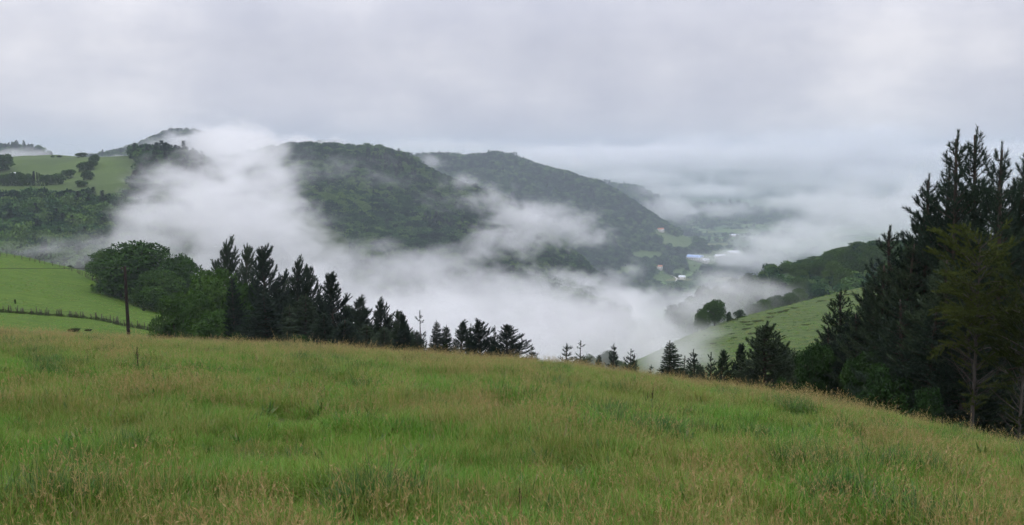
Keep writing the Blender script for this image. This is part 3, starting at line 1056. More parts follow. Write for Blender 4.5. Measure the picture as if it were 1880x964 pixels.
# ridge trees on the right
rr = random.Random(3)
RIDGE = [(1408, 500, 30), (1424, 492, 26), (1446, 483, 40), (1474, 476, 34), (1498, 470, 40), (1524, 461, 34), (1548, 452, 44), (1576, 443, 46), (1606, 441, 50), (1634, 446, 46), (1662, 446, 44), (1695, 442, 50), (1730, 440, 50)]
for k, (px, top, wpx) in enumerate(RIDGE):
    g = on('right_ridge', px, 500)
    tree('broad', 'broadleaf_tree', 'tree', px, top, 0, wpx, 'round dark tree on the skyline of the wooded ridge at right', 'trees on the right ridge', ground=g, embed=1.5)
for k in range(46):
    px, Y = rr.uniform(1460, 1760), rr.uniform(395, 480)
    g = on('right_ridge', px, Y)
    if g[2] is None:
        continue
    h = rr.uniform(7, 10.5)
    pyt = PY0 - F * math.tan(math.atan2(g[2] + h - 1.7, Y) + TH)
    tree('broad' if k % 4 else 'broad_light', 'broadleaf_tree', 'tree', px, pyt, 0, h * 1.05 * F / Y, 'leafy tree on the face of the wooded ridge at right, below its skyline', 'trees on the right ridge face', ground=np.array([g[0], g[1], g[2]]), embed=1.)
for px, top, Y in [(1405, 548, 360), (1428, 540, 365), (1452, 536, 362), (1470, 528, 368), (1388, 556, 355)]:
    g = on('right_slope', px, Y)
    tree('broad', 'broadleaf_tree', 'tree', px, top, 0, 36, 'hazy tree in the mist wisp behind the brow of the slope', 'hazy trees behind the brow', ground=g, embed=1)

# ------------------------------------------------------------------ far woods
def crown_mesh(seed, lm, n=260, con=False, sp=.2):
    lf = MB()
    rs = np.random.default_rng(seed)
    if con:
        t = rs.random(n) ** .8
        a = rs.random(n) * 6.28
        r = (1 - t) * .32 * (.6 + .5 * rs.random(n))
        p = np.stack([np.cos(a) * r, np.sin(a) * r, t * 1.05], 1)
        d = np.stack([np.cos(a), np.sin(a), np.full(n, .25)], 1)
        lf.leaves(p, d, np.stack([-np.cos(a) * .3, -np.sin(a) * .3, np.ones(n)], 1), .17, .13)
    else:
        for k in range(9):
            c = np.array([np.clip(rs.normal(), -1.4, 1.4) * sp, np.clip(rs.normal(), -1.4, 1.4) * sp, .42 + .3 * rs.random()])
            m = n // 9
            d = unit(m)
            d[:, 2] = np.abs(d[:, 2]) * np.where(rs.random(m) < .85, 1, -.6)
            p = c + d * (.22 + .10 * rs.random()) * np.array([1, 1, .9])
            lf.leaves(p, d + unit(m) * .8, d + unit(m) * .5, .13 + .08 * rs.random(m), .12)
        m = 40
        a = rs.random(m) * 6.28
        p = np.stack([np.cos(a) * .3, np.sin(a) * .3, rs.random(m) * .4], 1)
        lf.leaves(p, unit(m), unit(m), .2, .2)
    return lf.mesh('crown', M[lm])


WOODS = proto_coll('far_crown', [crown_mesh(s, 'wood') for s in range(4)] + [crown_mesh(9, 'wood_dark', 260, True), crown_mesh(10, 'wood_dark', 240, True)])


def wood_on(sname, name, label, n, size, jit=.2, con=.15, cmax=.5, seed=1, vmin=0, vmax=99):
    S = SURF[sname]
    rs = np.random.default_rng(seed)
    V, cov = S['V'], S['cover']
    nv, nu = cov.shape
    A = np.linalg.norm(np.cross(V[1:, :-1] - V[:-1, :-1], V[:-1, 1:] - V[:-1, :-1]), axis=-1)
    keep = (cov[:-1, :-1] < cmax) & (S['vs'][:-1, None] >= vmin) & (S['vs'][:-1, None] <= vmax)
    pr = (A * keep).ravel()
    pr /= pr.sum()
    c = rs.choice(len(pr), n, p=pr)
    j, i = np.divmod(c, nu - 1)
    a, b = rs.random(n)[:, None], rs.random(n)[:, None]
    p = V[j, i] * (1 - a) * (1 - b) + V[j, i + 1] * a * (1 - b) + V[j + 1, i] * (1 - a) * b + V[j + 1, i + 1] * a * b
    s = size * (1 + jit * rs.normal(size=n)).clip(.4, 1.9)
    patch = vnoise(p[:, 0] / (size * 9), p[:, 1] / (size * 9), seed=seed)
    isc = (con > 0) & ((rs.random(n) < con * .4) | ((patch > .45) & (rs.random(n) < .6)))
    idx = np.where(isc, 4 + rs.integers(0, 2, n), rs.integers(0, 4, n))
    h = s * np.where(isc, 1.15, 1.0) * (.85 + .3 * rs.random(n))
    p[:, 2] -= .12 * size
    rot = np.stack([np.zeros(n), np.zeros(n), rs.random(n) * 6.28], 1)
    scatter(name, p, idx, rot, np.stack([s, s, h], 1), WOODS, label)


wood_on('left_hill', 'woods', 'dark wood on the flank of the far left hill', 5200, 9, cmax=.4, con=.2, seed=1, vmin=.6, vmax=5.2)
wood_on('centre_hill', 'woods', 'dense green forest covering the steep centre hill', 17000, 11.5, seed=2, con=.06, vmax=5.2)
wood_on('second_hill', 'woods', 'forest on the long hill falling to the valley', 21000, 13.5, seed=3, con=.1, vmax=5.1)
wood_on('far1', 'woods', 'misty wood on the hilltop at the left edge', 2600, 10, seed=4)
wood_on('far2', 'woods', 'misty wood on the peak half lost in cloud', 9000, 9.5, seed=5, con=.2)
wood_on('far3', 'woods', 'misty wood on the small shoulder of hill', 2500, 24, seed=6)
wood_on('far4', 'woods', 'blue wood on the hill at the far end of the valley', 6000, 34, seed=7)
wood_on('right_ridge', 'woods', 'undergrowth and young trees on the wooded ridge', 1900, 5.0, seed=8, vmax=2.2, con=0)

# single trees and bushes on the high pasture of the left hill
HP = [(-4, 283, 314, 40, 'large round dark tree at the left edge of the high pasture'),
      (10, 285, 312, 22, 'round dark tree beside the large one at the left edge'),
      (160, 280, 288, 20, 'dark bush on the skyline of the high pasture'),
      (174, 285, 303, 15, 'tall tree at the top of the hedge on the high pasture'),
      (154, 297, 314, 20, 'leafy tree left in the hedge on the high pasture'),
      (166, 296, 312, 18, 'leafy tree right in the hedge on the high pasture'),
      (161, 313, 330, 18, 'dark tree at the lower end of the hedge on the high pasture'),
      (126, 312, 327, 19, 'round tree alone in the high pasture'),
      (104, 318, 338, 27, 'largest dark tree by the lower edge of the high pasture'),
      (90, 322, 338, 16, 'small tree left of the largest dark one by the lower edge'),
      (150, 331, 343, 20, 'tree at the wood corner under the hedge'),
      (97, 285.5, 289.5, 6, 'small distant tree on the pasture skyline, left one'),
      (109, 285, 289, 8, 'small distant tree on the pasture skyline, right one')]
SM = crown_mesh(21, 'broad', 900, sp=.15)
SM2 = crown_mesh(22, 'broad', 900, sp=.15)


def far_tree(sname, px, top, base, wpx, label, name, cat, group, me, Yd=880):
    g = at_pixel(sname, px, base)
    if g is None:
        g = on(sname, px, Yd)
    w = px2m(wpx, g[1])
    h = P(px, top, g[1])[2] - g[2]
    o = tag(link(name, me, loc=(g[0], g[1], g[2] - .06 * h)), label, cat, group)
    o.scale = (w / .95, w / .95, max(h, 1) * 1.06)
    o.rotation_euler[2] = random.uniform(0, 6)
    return o


for k, (px, top, base, wpx, lab) in enumerate(HP):
    far_tree('left_hill', px, top, base, wpx, lab, 'broadleaf_tree', 'tree', 'trees on the high pasture', SM if k % 2 else SM2)
CON = crown_mesh(23, 'wood_dark', 500, True)
for k in range(15):
    px = [4, 10, 16, 23, 31, 38, 44, 50, 56, 62, 64, 69, 73, 82, 34][k]
    top = [320, 322, 319, 318, 320, 317, 321, 320, 322, 317, 316, 318, 319, 322, 322][k]
    far_tree('left_hill', px, top, 341, 13 if k not in (9, 10, 11, 12) else 7, 'dark slim tree in the hedgerow along the lower edge of the high pasture', 'hedgerow_tree', 'tree', 'hedgerow above the dark wood', CON if k in (9, 10, 11, 12) else (SM if k % 2 else SM2))

# ------------------------------------------------------------------ utility pole and wire
M['pole'] = bark_mat('tarred pole wood', (.012, .009, .008), (.032, .023, .019), 9)
M['metal'] = plain('grey metal', (.18, .18, .19), .5, .8)
M['cable'] = plain('black cable', (.015, .015, .016), .5)
M['porcelain'] = plain('brown porcelain', (.06, .035, .025), .3)
Yp = 74.0
xp = P(233, 560, Yp)[0]
zp = float(meadow_z(xp, Yp))
ztop = P(233, 489, Yp)[2]
e = thing('utility_pole', 'dark wooden utility pole standing at the left meadow edge', 'pole', (xp, Yp, zp))
b = MB()
hs = np.linspace(-.6, ztop - zp, 8)
b.tube([(0.01 * math.sin(h), 0, h) for h in hs], np.linspace(.155, .11, 8), 12)
link('shaft', b.mesh('shaft', M['pole'], True), e)
b = MB()
b.tube([(0, 0, ztop - zp - .45), (-.22, -.02, ztop - zp - .40), (-.24, -.02, ztop - zp - .22)], .015, 6)
link('bracket', b.mesh('bracket', M['metal'], True), e)
b = MB()
b.tube([(-.24, -.02, ztop - zp - .24), (-.24, -.02, ztop - zp - .16), (-.24, -.02, ztop - zp - .08)], [.05, .065, .03], 8)
link('insulator', b.mesh('insulator', M['porcelain'], True), e)
b = MB()
p0 = np.array([xp - .24, Yp - .02, ztop - .10])
p1 = P(-420, 470, 84)
tt = np.linspace(0, 1, 30)
b.tube([p0 + (p1 - p0) * t - np.array([0, 0, 1.1 * 4 * t * (1 - t) * .45]) for t in tt], .017, 5)
tag(link('power_line', b.mesh('power_line', M['cable'], True)), 'thin black wire running left from the top of the wooden pole', 'wire')

# ------------------------------------------------------------------ fences
M['post'] = bark_mat('weathered post', (.035, .028, .022), (.10, .085, .07), 9)
M['wire'] = plain('rusty fence wire', (.07, .06, .055), .6, .5)
post_meshes = []
for k in range(4):
    b = MB()
    rs = np.random.default_rng(k)
    b.tube([(0, 0, -.3), (rs.normal() * .02, rs.normal() * .02, .6), (rs.normal() * .05, rs.normal() * .05, 1.25)], [.075, .07, .06], 7)
    post_meshes.append(b.mesh('post', M['post'], True))


def fence(pts, label, n, hmin, hmax, nw=3):
    pts = np.array(pts)
    seg = np.concatenate([[0], np.cumsum(np.linalg.norm(np.diff(pts, axis=0), axis=1))])
    s = np.linspace(0, seg[-1], n)
    q = np.stack([np.interp(s, seg, pts[:, k]) for k in range(3)], 1)
    e = thing('fence', label, 'fence', q[0])
    rs = np.random.default_rng(n)
    q[1:-1] += rs.normal(size=(n - 2, 3)) * np.array([.35, .1, 0])
    for k in range(n):
        o = link('post', post_meshes[k % 4], e, q[k] - q[0])
        h = rs.uniform(hmin, hmax)
        o.scale = (rs.uniform(.8, 1.4),) * 2 + (h / 1.25,)
        o.rotation_euler = (rs.normal() * .05, rs.normal() * .07, rs.random() * 6)
    for w in range(nw):
        b = MB()
        b.tube(q - q[0] + np.array([0, -.06, hmin * (.35 + .28 * w)]), .012, 4)
        link('wire', b.mesh('wire', M['wire']), e)
    return q


FL = [at_pixel('pasture_hill', px, py) for px, py in [(-60, 569), (0, 573), (40, 576), (83, 579), (125, 582), (166, 586), (200, 592), (228, 599), (270, 606), (300, 614), (330, 620)]]
FL = [p for p in FL if p is not None]
qf = fence(FL, 'lower post and wire fence crossing the pasture with dark weeds at its foot', 78, 1.0, 1.55)
FU = []
for px, py in [(-90, 463), (-30, 466), (0, 470), (30, 474), (60, 480), (90, 487), (120, 494), (140, 501), (160, 510), (180, 520), (200, 530)]:
    p = at_pixel('pasture_hill', px, py)
    if p is None or p[1] > 268:
        p = on('pasture_hill', px, 258)
    FU.append(p)
fence(FU, 'upper post and wire fence along the brow of the pasture', 34, 1.1, 1.5, 2)

# weeds under the lower fence
M['weed'] = leaf_mat('dark weeds', [(.022, .04, .014), (.04, .06, .02), (.06, .075, .03)], 1.5, .3)
b = MB()
rs = np.random.default_rng(4)
n = 9000
t = rs.random(n) * (len(qf) - 1)
i0 = t.astype(int)
p = qf[i0] + (qf[np.minimum(i0 + 1, len(qf) - 1)] - qf[i0]) * (t - i0)[:, None]
p = p + rs.normal(size=(n, 3)) * np.array([.2, .35, 0])
hh = .55 * (.5 + .7 * (fbm(p[:, 0] * .4, p[:, 1] * .4, seed=2) * .5 + .5))
p[:, 2] += hh * rs.random(n) ** 1.3 - .05
b.leaves(p, unit(n) + np.array([0, 0, .5]), unit(n), .22, .1)
tag(link('undergrowth', b.mesh('undergrowth', M['weed'])), 'dark weeds along the foot of the lower fence', None, None, 'stuff')

# rush tufts in the pastures
tuft = MB()
n = 500
a = RNG.random(n) * 6.28
r = RNG.random(n) ** .6 * .5
tuft.leaves(np.stack([np.cos(a) * r, np.sin(a) * r, np.full(n, -.05)], 1), np.stack([np.cos(a) * r * 1.2, np.sin(a) * r * 1.2, np.full(n, .8)], 1), unit(n), .75, .05)
tuft = tuft.mesh('rush_tuft', M['weed'])
for px, py, s, sz, lab in [(28, 558, .35, 1.5, 'lone dark sapling above the lower fence'), (136, 609, 1.9, .8, 'low grassy tuft below the lower fence, near the pole'), (264, 571, .8, .9, 'tiny dark tuft by the round tree clump'), (162, 608, 1.2, .5, 'flat dark tuft between the grassy tuft and the pole')]:
    g = at_pixel('pasture_hill', px, py)
    if g is not None:
        o = tag(link('rush_tuft', tuft, loc=g), lab, 'plant', 'dark tufts in the left pasture')
        o.scale = (s * .6, s * .6, sz)
M['bramble'] = leaf_mat('bramble leaves', [(.045, .065, .025), (.065, .085, .032), (.085, .10, .04)], .6, .4)
br = MB()
n = 1500
d = unit(n)
d[:, 2] = np.abs(d[:, 2])
nz = 1 + .45 * vnoise(d[:, 0] * 2, d[:, 1] * 2, 0, 3)
br.leaves(d * np.array([1.3, .8, .4]) * (nz * (.7 + .3 * RNG.random(n)))[:, None], unit(n), d + unit(n) * .5, .3, .2)
br = br.mesh('bramble_patch', M['bramble'])
rb = random.Random(5)
for px, py, s in [(1312, 631, 1.0), (1345, 613, .9), (1373, 604, 1.4), (1383, 613, 1.6), (1350, 620, .7), (1372, 592, 1.5), (1352, 587, 1.2), (1395, 590, 1.8), (1416, 583, 1.6), (1438, 573, 1.8), (1420, 576, 1.4), (1462, 566, 1.2), (1481, 597, 1.0), (1295, 616, .8), (1338, 600, .8), (1378, 596, 1.0), (1445, 570, 1.2), (1510, 553, 1.4), (1530, 549, 1.2), (1560, 541, 1.5)]:
    g = at_pixel('right_slope', px, py)
    if g is None:
        continue
    o = tag(link('bramble_patch', br, loc=g), 'low dark bramble patch dotted on the green slope', 'bramble', 'bramble patches on the green slope')
    s *= .72
    o.scale = (s * rb.uniform(.8, 1.5), s, s * .5)
    o.rotation_euler = (0, 0, rb.uniform(-.4, .4))

# ------------------------------------------------------------------ buildings far down in the valley
M['blue_roof'] = plain('blue sheet roof', (.30, .42, .68), .4, 0, .05, .2)
M['white_roof'] = plain('white sheet roof', (.74, .77, .82), .4, 0, .04, .2)
M['wall_w'] = plain('pale wall', (.62, .60, .56), .8, 0, .05, .3)
M['tile'] = plain('orange roof tiles', (.40, .17, .10), .8, 0, .15, 1.)
M['glass'] = plain('dark window', (.04, .05, .06), .2, 0, .05)


def seen_at(px, py):
    g = [at_pixel(k, px, py) for k in ('valley', 'second_hill', 'centre_hill', 'far3', 'far4')]
    return min([p for p in g if p is not None], key=lambda p: p[1])


def hall(name, label, px, py, w, dpt, h, rot, roofmat, curved, sname='valley', wallmat='wall_w'):
    g = seen_at(px, py) if sname == 'valley' else at_pixel(sname, px, py)
    e = thing(name, label, 'building', g)
    e.rotation_euler[2] = rot
    b = MB()
    b.box((0, 0, h / 2 - 2), (w / 2, dpt / 2, h / 2 + 2))
    link('wall', b.mesh('wall', M[wallmat]), e)
    b = MB()
    prof = []
    n = 10 if curved else 2
    for k in range(n + 1):
        t = -1 + 2 * k / n
        prof.append((t * dpt * .53, h + .05 + (dpt * .22 if curved else dpt * .28) * (math.sqrt(max(0, 1 - t * t)) if curved else 1 - abs(t))))
    v = [(x, y, z) for x in (-w * .52, w * .52) for (y, z) in prof] + [(x, y, h + .05) for x in (-w * .52, w * .52) for y in (prof[0][0], prof[-1][0])]
    m = n + 1
    q = [(k, k + 1, m + k + 1, m + k) for k in range(n)]
    b.add(v, [], q)
    for s0 in (0, m):
        b.add([v[s0 + k] for k in range(m)], [(0, k, k + 1) for k in range(1, n)])
    link('roof', b.mesh('roof', M[roofmat]), e)
    for k in range(max(2, int(w / 7))):
        b = MB()
        b.box((-w * .42 + w * .84 * k / max(1, max(2, int(w / 7)) - 1), -dpt / 2 - .04, h * .55), (w * .035 + .3, .05, h * .16 + .2))
        link('window', b.mesh('window', M['glass']), e)
    return e


hall('factory_hall', 'long blue roofed factory hall on the valley floor', 1276, 477, 44, 30, 9, -.5, 'blue_roof', True)
hall('factory_hall', 'white roofed hall joined below the blue roofed one', 1291, 481, 34, 20, 7, -.6, 'white_roof', True)
hall('factory_hall', 'white roofed hall half in mist right of the blue roofed one', 1347, 467, 40, 24, 7, .1, 'white_roof', False)
hall('factory_hall', 'pale blue hall in mist between the two white roofed halls', 1322, 473, 34, 18, 6, .2, 'white_roof', False)
hall('warehouse', 'small white building in the far green field', 1347, 434, 40, 16, 6, .2, 'white_roof', False)
hall('farmhouse', 'orange roofed farmhouse high on the wooded hillside', 1213, 425, 20, 14, 8, .2, 'tile', False, 'second_hill')
hall('farmhouse', 'orange roofed farmhouse low by the valley fields', 1210, 494, 18, 14, 8, -.3, 'tile', False, 'second_hill')
hall('farmhouse', 'pale farmhouse beside the lane in the valley fields', 1252, 513, 18, 12, 8, -.3, 'white_roof', False)
hall('farmhouse', 'tiny white gable among the hedgerow trees of the high pasture', 27, 327, 5, 5, 3.5, .3, 'white_roof', False, 'left_hill')
# lane
LN = [(1231, 505), (1238, 508), (1243, 512), (1241, 517), (1236, 521)]
g = [seen_at(*p) for p in LN]
g = np.array(g)
b = MB()
d = np.gradient(g, axis=0)
s_ = np.cross(d, [0, 0, 1.])
s_ /= np.linalg.norm(s_, axis=1)[:, None]
v = np.concatenate([g + s_ * 2.5, g - s_ * 2.5])
v[:, 2] += .6
k = len(g)
b.add(v, q=[(i, i + 1, k + i + 1, k + i) for i in range(k - 1)])
tag(link('lane', b.mesh('lane', plain('pale lane', (.45, .44, .42)))), 'pale lane through the valley fields', None, None, 'structure')

# scattered trees on the valley floor
rs = np.random.default_rng(6)
pts = []
for _ in range(2600):
    px, py = rs.uniform(1040, 1500), 432 + 120 * rs.random() ** 1.2
    pts.append((px, py))
vp = []
for px, py in pts:
    if 1195 < px < 1300 and 498 < py < 525 and rs.random() < .93:
        continue
    if abs(px - 1300) < 70 and 462 < py < 486 and rs.random() < .9:
        continue
    d = ray(px, py)
    Y = (-340 - 1.7) / d[2] * d[1] if d[2] < 0 else 1e9
    x = d[0] / d[1] * Y
    nz = vnoise(x * .008, Y * .008, seed=77)
    if nz < .0 and rs.random() < .8:
        continue
    z = float(valley_z(x, Y))
    vp.append((x, Y, z - 1))
n = len(vp)
s = 13 * (1 + .3 * rs.normal(size=n)).clip(.5, 1.6)
scatter('woods', vp, rs.integers(0, 5, n), np.stack([np.zeros(n), np.zeros(n), rs.random(n) * 6.28], 1), np.stack([s, s, s], 1), WOODS, 'hedges and small woods on the valley floor')

# ------------------------------------------------------------------ meadow grass
def grass_mat(name, green, green2, dry, k):
    m, t, b = mat(name, .55, .25)
    pos = t.n('ShaderNodeNewGeometry').outputs['Position']
    n1 = t.noise(pos, .8, 5, .68)
    n2 = t.noise(pos, 2.6, 4, .65)
    isl = t.n('ShaderNodeNewGeometry').outputs['Random Per Island']
    c = t.mix(t.ramp(n1, [(.4, (0, 0, 0)), (.62, (1, 1, 1))]), green, green2)
    f = t.math('ADD', t.math('MULTIPLY', isl, .75), t.math('MULTIPLY', n2, .5))
    c = t.mix(t.ramp(f, [(k, (0, 0, 0)), (min(1, k + .12), (1, 1, 1))]), c, dry)
    t.nt.links.new(c, b.inputs['Base Color'])
    tr = t.n('ShaderNodeBsdfTranslucent')
    t.nt.links.new(c, tr.inputs[0])
    mx = t.n('ShaderNodeMixShader')
    mx.inputs[0].default_value = .2
    t.nt.links.new(b.outputs[0], mx.inputs[1])
    t.nt.links.new(tr.outputs[0], mx.inputs[2])
    t.nt.links.new(mx.outputs[0], t.nt.nodes['Material Output'].inputs[0])
    return m


M['g_lush'] = grass_mat('lush grass', (.070, .190, .010), (.124, .240, .020), (.27, .24, .08), .88)
M['g_mix'] = grass_mat('mixed grass', (.095, .168, .017), (.148, .203, .028), (.31, .255, .085), .72)
M['g_dark'] = grass_mat('coarse dark grass', (.035, .095, .016), (.055, .12, .02), (.17, .15, .06), .85)
M['g_seed'] = grass_mat('seed heads', (.27, .205, .07), (.33, .26, .09), (.36, .26, .115), .6)


def clump(n, h, rad, w, mat_, lean=.5, seed=0, heads=False):
    rs = np.random.default_rng(seed)
    b = MB()
    for k in range(n):
        a, r = rs.random() * 6.28, rad * math.sqrt(rs.random())
        base = np.array([math.cos(a) * r, math.sin(a) * r, -.03])
        az = rs.random() * 6.28
        ln = lean * rs.random()
        hh = h * rs.uniform(.55, 1.15)
        dr = np.array([math.cos(az), math.sin(az), 0])
        sd = np.array([-math.sin(az + rs.normal() * .5), math.cos(az + rs.normal() * .5), 0])
        pts = [base + dr * (hh * ln * t ** 2) + np.array([0, 0, hh * (t - .28 * ln * t ** 3)]) for t in (0, .4, .75, 1)]
        ww = w * rs.uniform(.6, 1.3)
        v = []
        for p, f in zip(pts[:3], (1, .85, .5)):
            v += [p - sd * ww * f * .5, p + sd * ww * f * .5]
        v.append(pts[3])
        b.add(v, t=[(4, 5, 6)], q=[(0, 1, 3, 2), (2, 3, 5, 4)])
        if heads:
            m = 7
            t = rs.uniform(.78, 1.0, m)
            pp = np.array([base + dr * (hh * ln * q ** 2) + np.array([0, 0, hh * (q - .28 * ln * q ** 3)]) for q in t])
            dd = rs.normal(size=(m, 3)) * .5 + np.array([0, 0, 1.])
            b.leaves(pp, dd, rs.normal(size=(m, 3)), .03 * rs.uniform(.6, 1.3, m), .0055)
    return b.mesh('grass_clump', M[mat_])


def weed_clump():
    rs = np.random.default_rng(77)
    b = MB()
    for k in range(16):
        a, e = rs.random() * 6.28, rs.uniform(.35, 1.2)
        d = np.array([math.cos(a) * math.cos(e), math.sin(a) * math.cos(e), math.sin(e)])
        nrm = np.array([-math.cos(a) * math.sin(e), -math.sin(a) * math.sin(e), math.cos(e)])
        b.leaves([d * .02], [d], [nrm], rs.uniform(.16, .30), rs.uniform(.035, .06))
    return b.mesh('grass_clump', M['g_dark'])


GP = proto_coll('grass_clump', [
    clump(64, .27, .17, .007, 'g_lush', 1.0, 1), clump(64, .22, .18, .007, 'g_lush', 1.3, 2), clump(56, .33, .15, .007, 'g_lush', .9, 3),
    clump(54, .32, .17, .006, 'g_mix', 1.0, 4), clump(54, .37, .16, .006, 'g_mix', 1.2, 5),
    clump(10, .50, .2, .0035, 'g_seed', .5, 6, True), clump(11, .42, .22, .0035, 'g_seed', .7, 7, True), clump(8, .56, .2, .0035, 'g_seed', .5, 8, True),
    clump(60, .36, .15, .007, 'g_dark', 1.1, 9), clump(26, .42, .13, .005, 'g_mix', 1.7, 10), weed_clump()])
rs = np.random.default_rng(21)
N = 150000
# distance picked so that clumps stay about even on the retina, then world-uniform across
y = 2.0 + (86 - 2.0) * rs.random(N) ** 1.25
u = rs.uniform(-.80, .80, N)
x = u * (y + 2.0)
Dc = np.interp(x / np.maximum(y, 1) * F + 940, [-260, 0, 500, 950, 1300, 1600, 1880, 2150], [68, 66, 58, 50, 44, 37, 31, 27])
ok = (y < Dc * 1.22 + 4)
x, y, Dc = x[ok], y[ok], Dc[ok]
N = len(x)
pa = fbm(x * .30, y * .30, seed=31, oct=5)
pb = fbm(x * .7 + 9, y * .7, seed=32, oct=4)
pd = fbm(x * .9, y * .9, seed=33, oct=3)
r = rs.random(N)
pseed = np.clip(.035 + .20 * pa + np.interp(y / Dc, [.1, .5, .8, 1.05], [-.035, .015, .13, .28]), .01, .6)
pmix = np.clip(.34 + .55 * pb + .25 * pa, .03, .9)
idx = np.where(r < pseed, 5 + rs.integers(0, 3, N), np.where(rs.random(N) < pmix, 3 + rs.integers(0, 2, N), rs.integers(0, 3, N)))
idx = np.where((pd > .80) & (rs.random(N) < .5), 8, idx)
idx = np.where(rs.random(N) < .05, 9, idx)
idx = np.where((rs.random(N) < .03) & (y < 30), 10, idx)
gap = fbm(x * 1.3, y * 1.3, seed=41, oct=2) < -.5
s = (.8 + .45 * rs.random(N)) * np.interp(y, [5, 20, 60], [.95, 1.0, 1.2]) * (1 + .22 * pa) * (1 + .30 * pd)
s *= np.where((idx >= 5) & (idx < 8), .95, 1)
z = meadow_z(x, y)
rot = np.stack([rs.normal(size=N) * .12, rs.normal(size=N) * .12, rs.random(N) * 6.28], 1)
wide = np.interp(y, [8, 60], [1., 1.6])
s = np.where(gap, s * .38, s)
scatter('grass', np.stack([x, y, z], 1), idx, rot, np.stack([s * wide, s * wide, s], 1), GP, 'tall green and tan hay grass covering the foreground meadow')

def graze(sname, n, seed, sc, hh, ids, label, vmin, vmax):
    S = SURF[sname]
    rs = np.random.default_rng(seed)
    V = S['V'][(S['vs'] >= vmin) & (S['vs'] <= vmax)]
    nv, nu = V.shape[:2]
    j, i = rs.integers(0, nv - 1, n), rs.integers(0, nu - 1, n)
    a, b_ = rs.random(n)[:, None], rs.random(n)[:, None]
    p = V[j, i] * (1 - a) * (1 - b_) + V[j, i + 1] * a * (1 - b_) + V[j + 1, i] * (1 - a) * b_ + V[j + 1, i + 1] * a * b_
    keep = fbm(p[:, 0] * .05, p[:, 1] * .12, seed=seed) + .4 * rs.normal(size=n) > -.1
    p = p[keep]
    n = len(p)
    k = 1 + .5 * rs.random(n)
    scatter('grass', p, np.array(ids)[rs.integers(0, len(ids), n)], np.stack([np.zeros(n), np.zeros(n), rs.random(n) * 6.28], 1),
            np.stack([sc * k, sc * k, hh * k], 1), GP, label)


graze('right_slope', 16000, 51, 3.2, 1.0, [0, 1, 3, 4, 8], 'short grazed tufts on the green slope at right', 1.8, 4.4)
graze('pasture_hill', 16000, 52, 2.2, .55, [0, 1, 2, 3], 'short grazed grass on the left pasture', .5, 5.6)

# dark dead dock stalks standing in the grass
M['dock'] = plain('rusty brown dock seed', (.045, .028, .018), .9, 0, .3, 20)
M['dock_stem'] = plain('dry dock stem', (.07, .05, .03), .9, 0, .2, 10)
dk = []
for sd in range(3):
    rs = np.random.default_rng(sd)
    bs, bl = MB(), MB()
    bs.tube([(0, 0, -.1), (.01, 0, .45), (.03, .02, .9)], [.008, .007, .004], 5)
    n = 260
    t = .35 + .65 * rs.random(n)
    p = np.stack([.033 * t ** 2, .02 * t ** 2, .9 * t], 1) + rs.normal(size=(n, 3)) * np.array([.016, .016, .012])
    bl.leaves(p, rs.normal(size=(n, 3)) + np.array([0, 0, .6]), rs.normal(size=(n, 3)), .028, .02)
    for k in range(4):
        z0, a = rs.uniform(.4, .6), rs.random() * 6.28
        q0, q1 = np.array([.01, 0, z0]), np.array([.01 + math.cos(a) * .07, math.sin(a) * .07, z0 + .25])
        bs.tube([q0, q1], [.004, .002], 4)
        m = 50
        pp = q0 + (q1 - q0) * (.2 + .8 * rs.random(m))[:, None] + rs.normal(size=(m, 3)) * .01
        bl.leaves(pp, rs.normal(size=(m, 3)) + np.array([0, 0, .6]), rs.normal(size=(m, 3)), .025, .018)
    dk.append((bs.mesh('stem', M['dock_stem']), bl.mesh('seed_head', M['dock'])))


def meadow_hit(px, py):
    d = ray(px, py)
    d = d / d[1]
    for Y in np.arange(3, 70, .05):
        if EYE[2] + d[2] * Y <= float(meadow_z(d[0] * Y, Y)) + .02:
            return np.array([d[0] * Y, Y, float(meadow_z(d[0] * Y, Y))])
    return None


DOCKS = [(1196, 752, 714, 'tallest dark dock stalk of the cluster right of centre'), (1189, 748, 722, 'dark dock stalk left in the cluster right of centre'), (1183, 744, 720, 'leftmost thin dock stalk of the cluster right of centre'),
         (1197, 776, 750, 'dark dock stalk just below the cluster right of centre'), (1208, 782, 756, 'lone dock stalk below right of the cluster'),
         (253, 690, 642, 'tall thin dock stalk on the left, below the utility pole'), (8, 655, 641, 'dark dock stalk at the left edge of the meadow'), (18, 658, 640, 'second dark dock stalk from the left edge'),
         (75, 655, 640, 'dock stalk near the crest between left edge and pole'), (90, 655, 641, 'dock stalk nearest left of the pole on the crest'), (124, 655, 640, 'faint dock stalk on the crest halfway to the pole'),
         (864, 728, 704, 'left one of two thin dock stalks near the centre'), (875, 732, 706, 'right one of two thin dock stalks near the centre'), (834, 726, 712, 'short dock stalk left of the two near the centre'),
         (1368, 876, 835, 'dark leaning dock stalk in the lower right foreground'), (955, 962, 932, 'short dark dock stalk at the bottom edge'), (1656, 930, 896, 'dark dock stalk in the lower right corner'),
         (1678, 962, 944, 'short dark dock stalk at the bottom right edge'), (543, 690, 672, 'dock stalk below the broad spruces'), (1512, 772, 756, 'dock stalk in the tan grass below the plantation end')]
for k, (px, base, top, lab) in enumerate(DOCKS):
    g = meadow_hit(px, base)
    if g is None:
        continue
    h = max(.32, min(1.5, px2m(base - top, g[1]) * 1.15))
    e = thing('dock_plant', lab, 'plant', g, 'dead dock stalks in the meadow')
    e.scale = (h / 1.7, h / 1.7, h / .9)
    e.rotation_euler = (0, .25 if k == 14 else random.gauss(0, .06), random.uniform(0, 6))
    link('stem', dk[k % 3][0], e)
    link('seed_head', dk[k % 3][1], e)

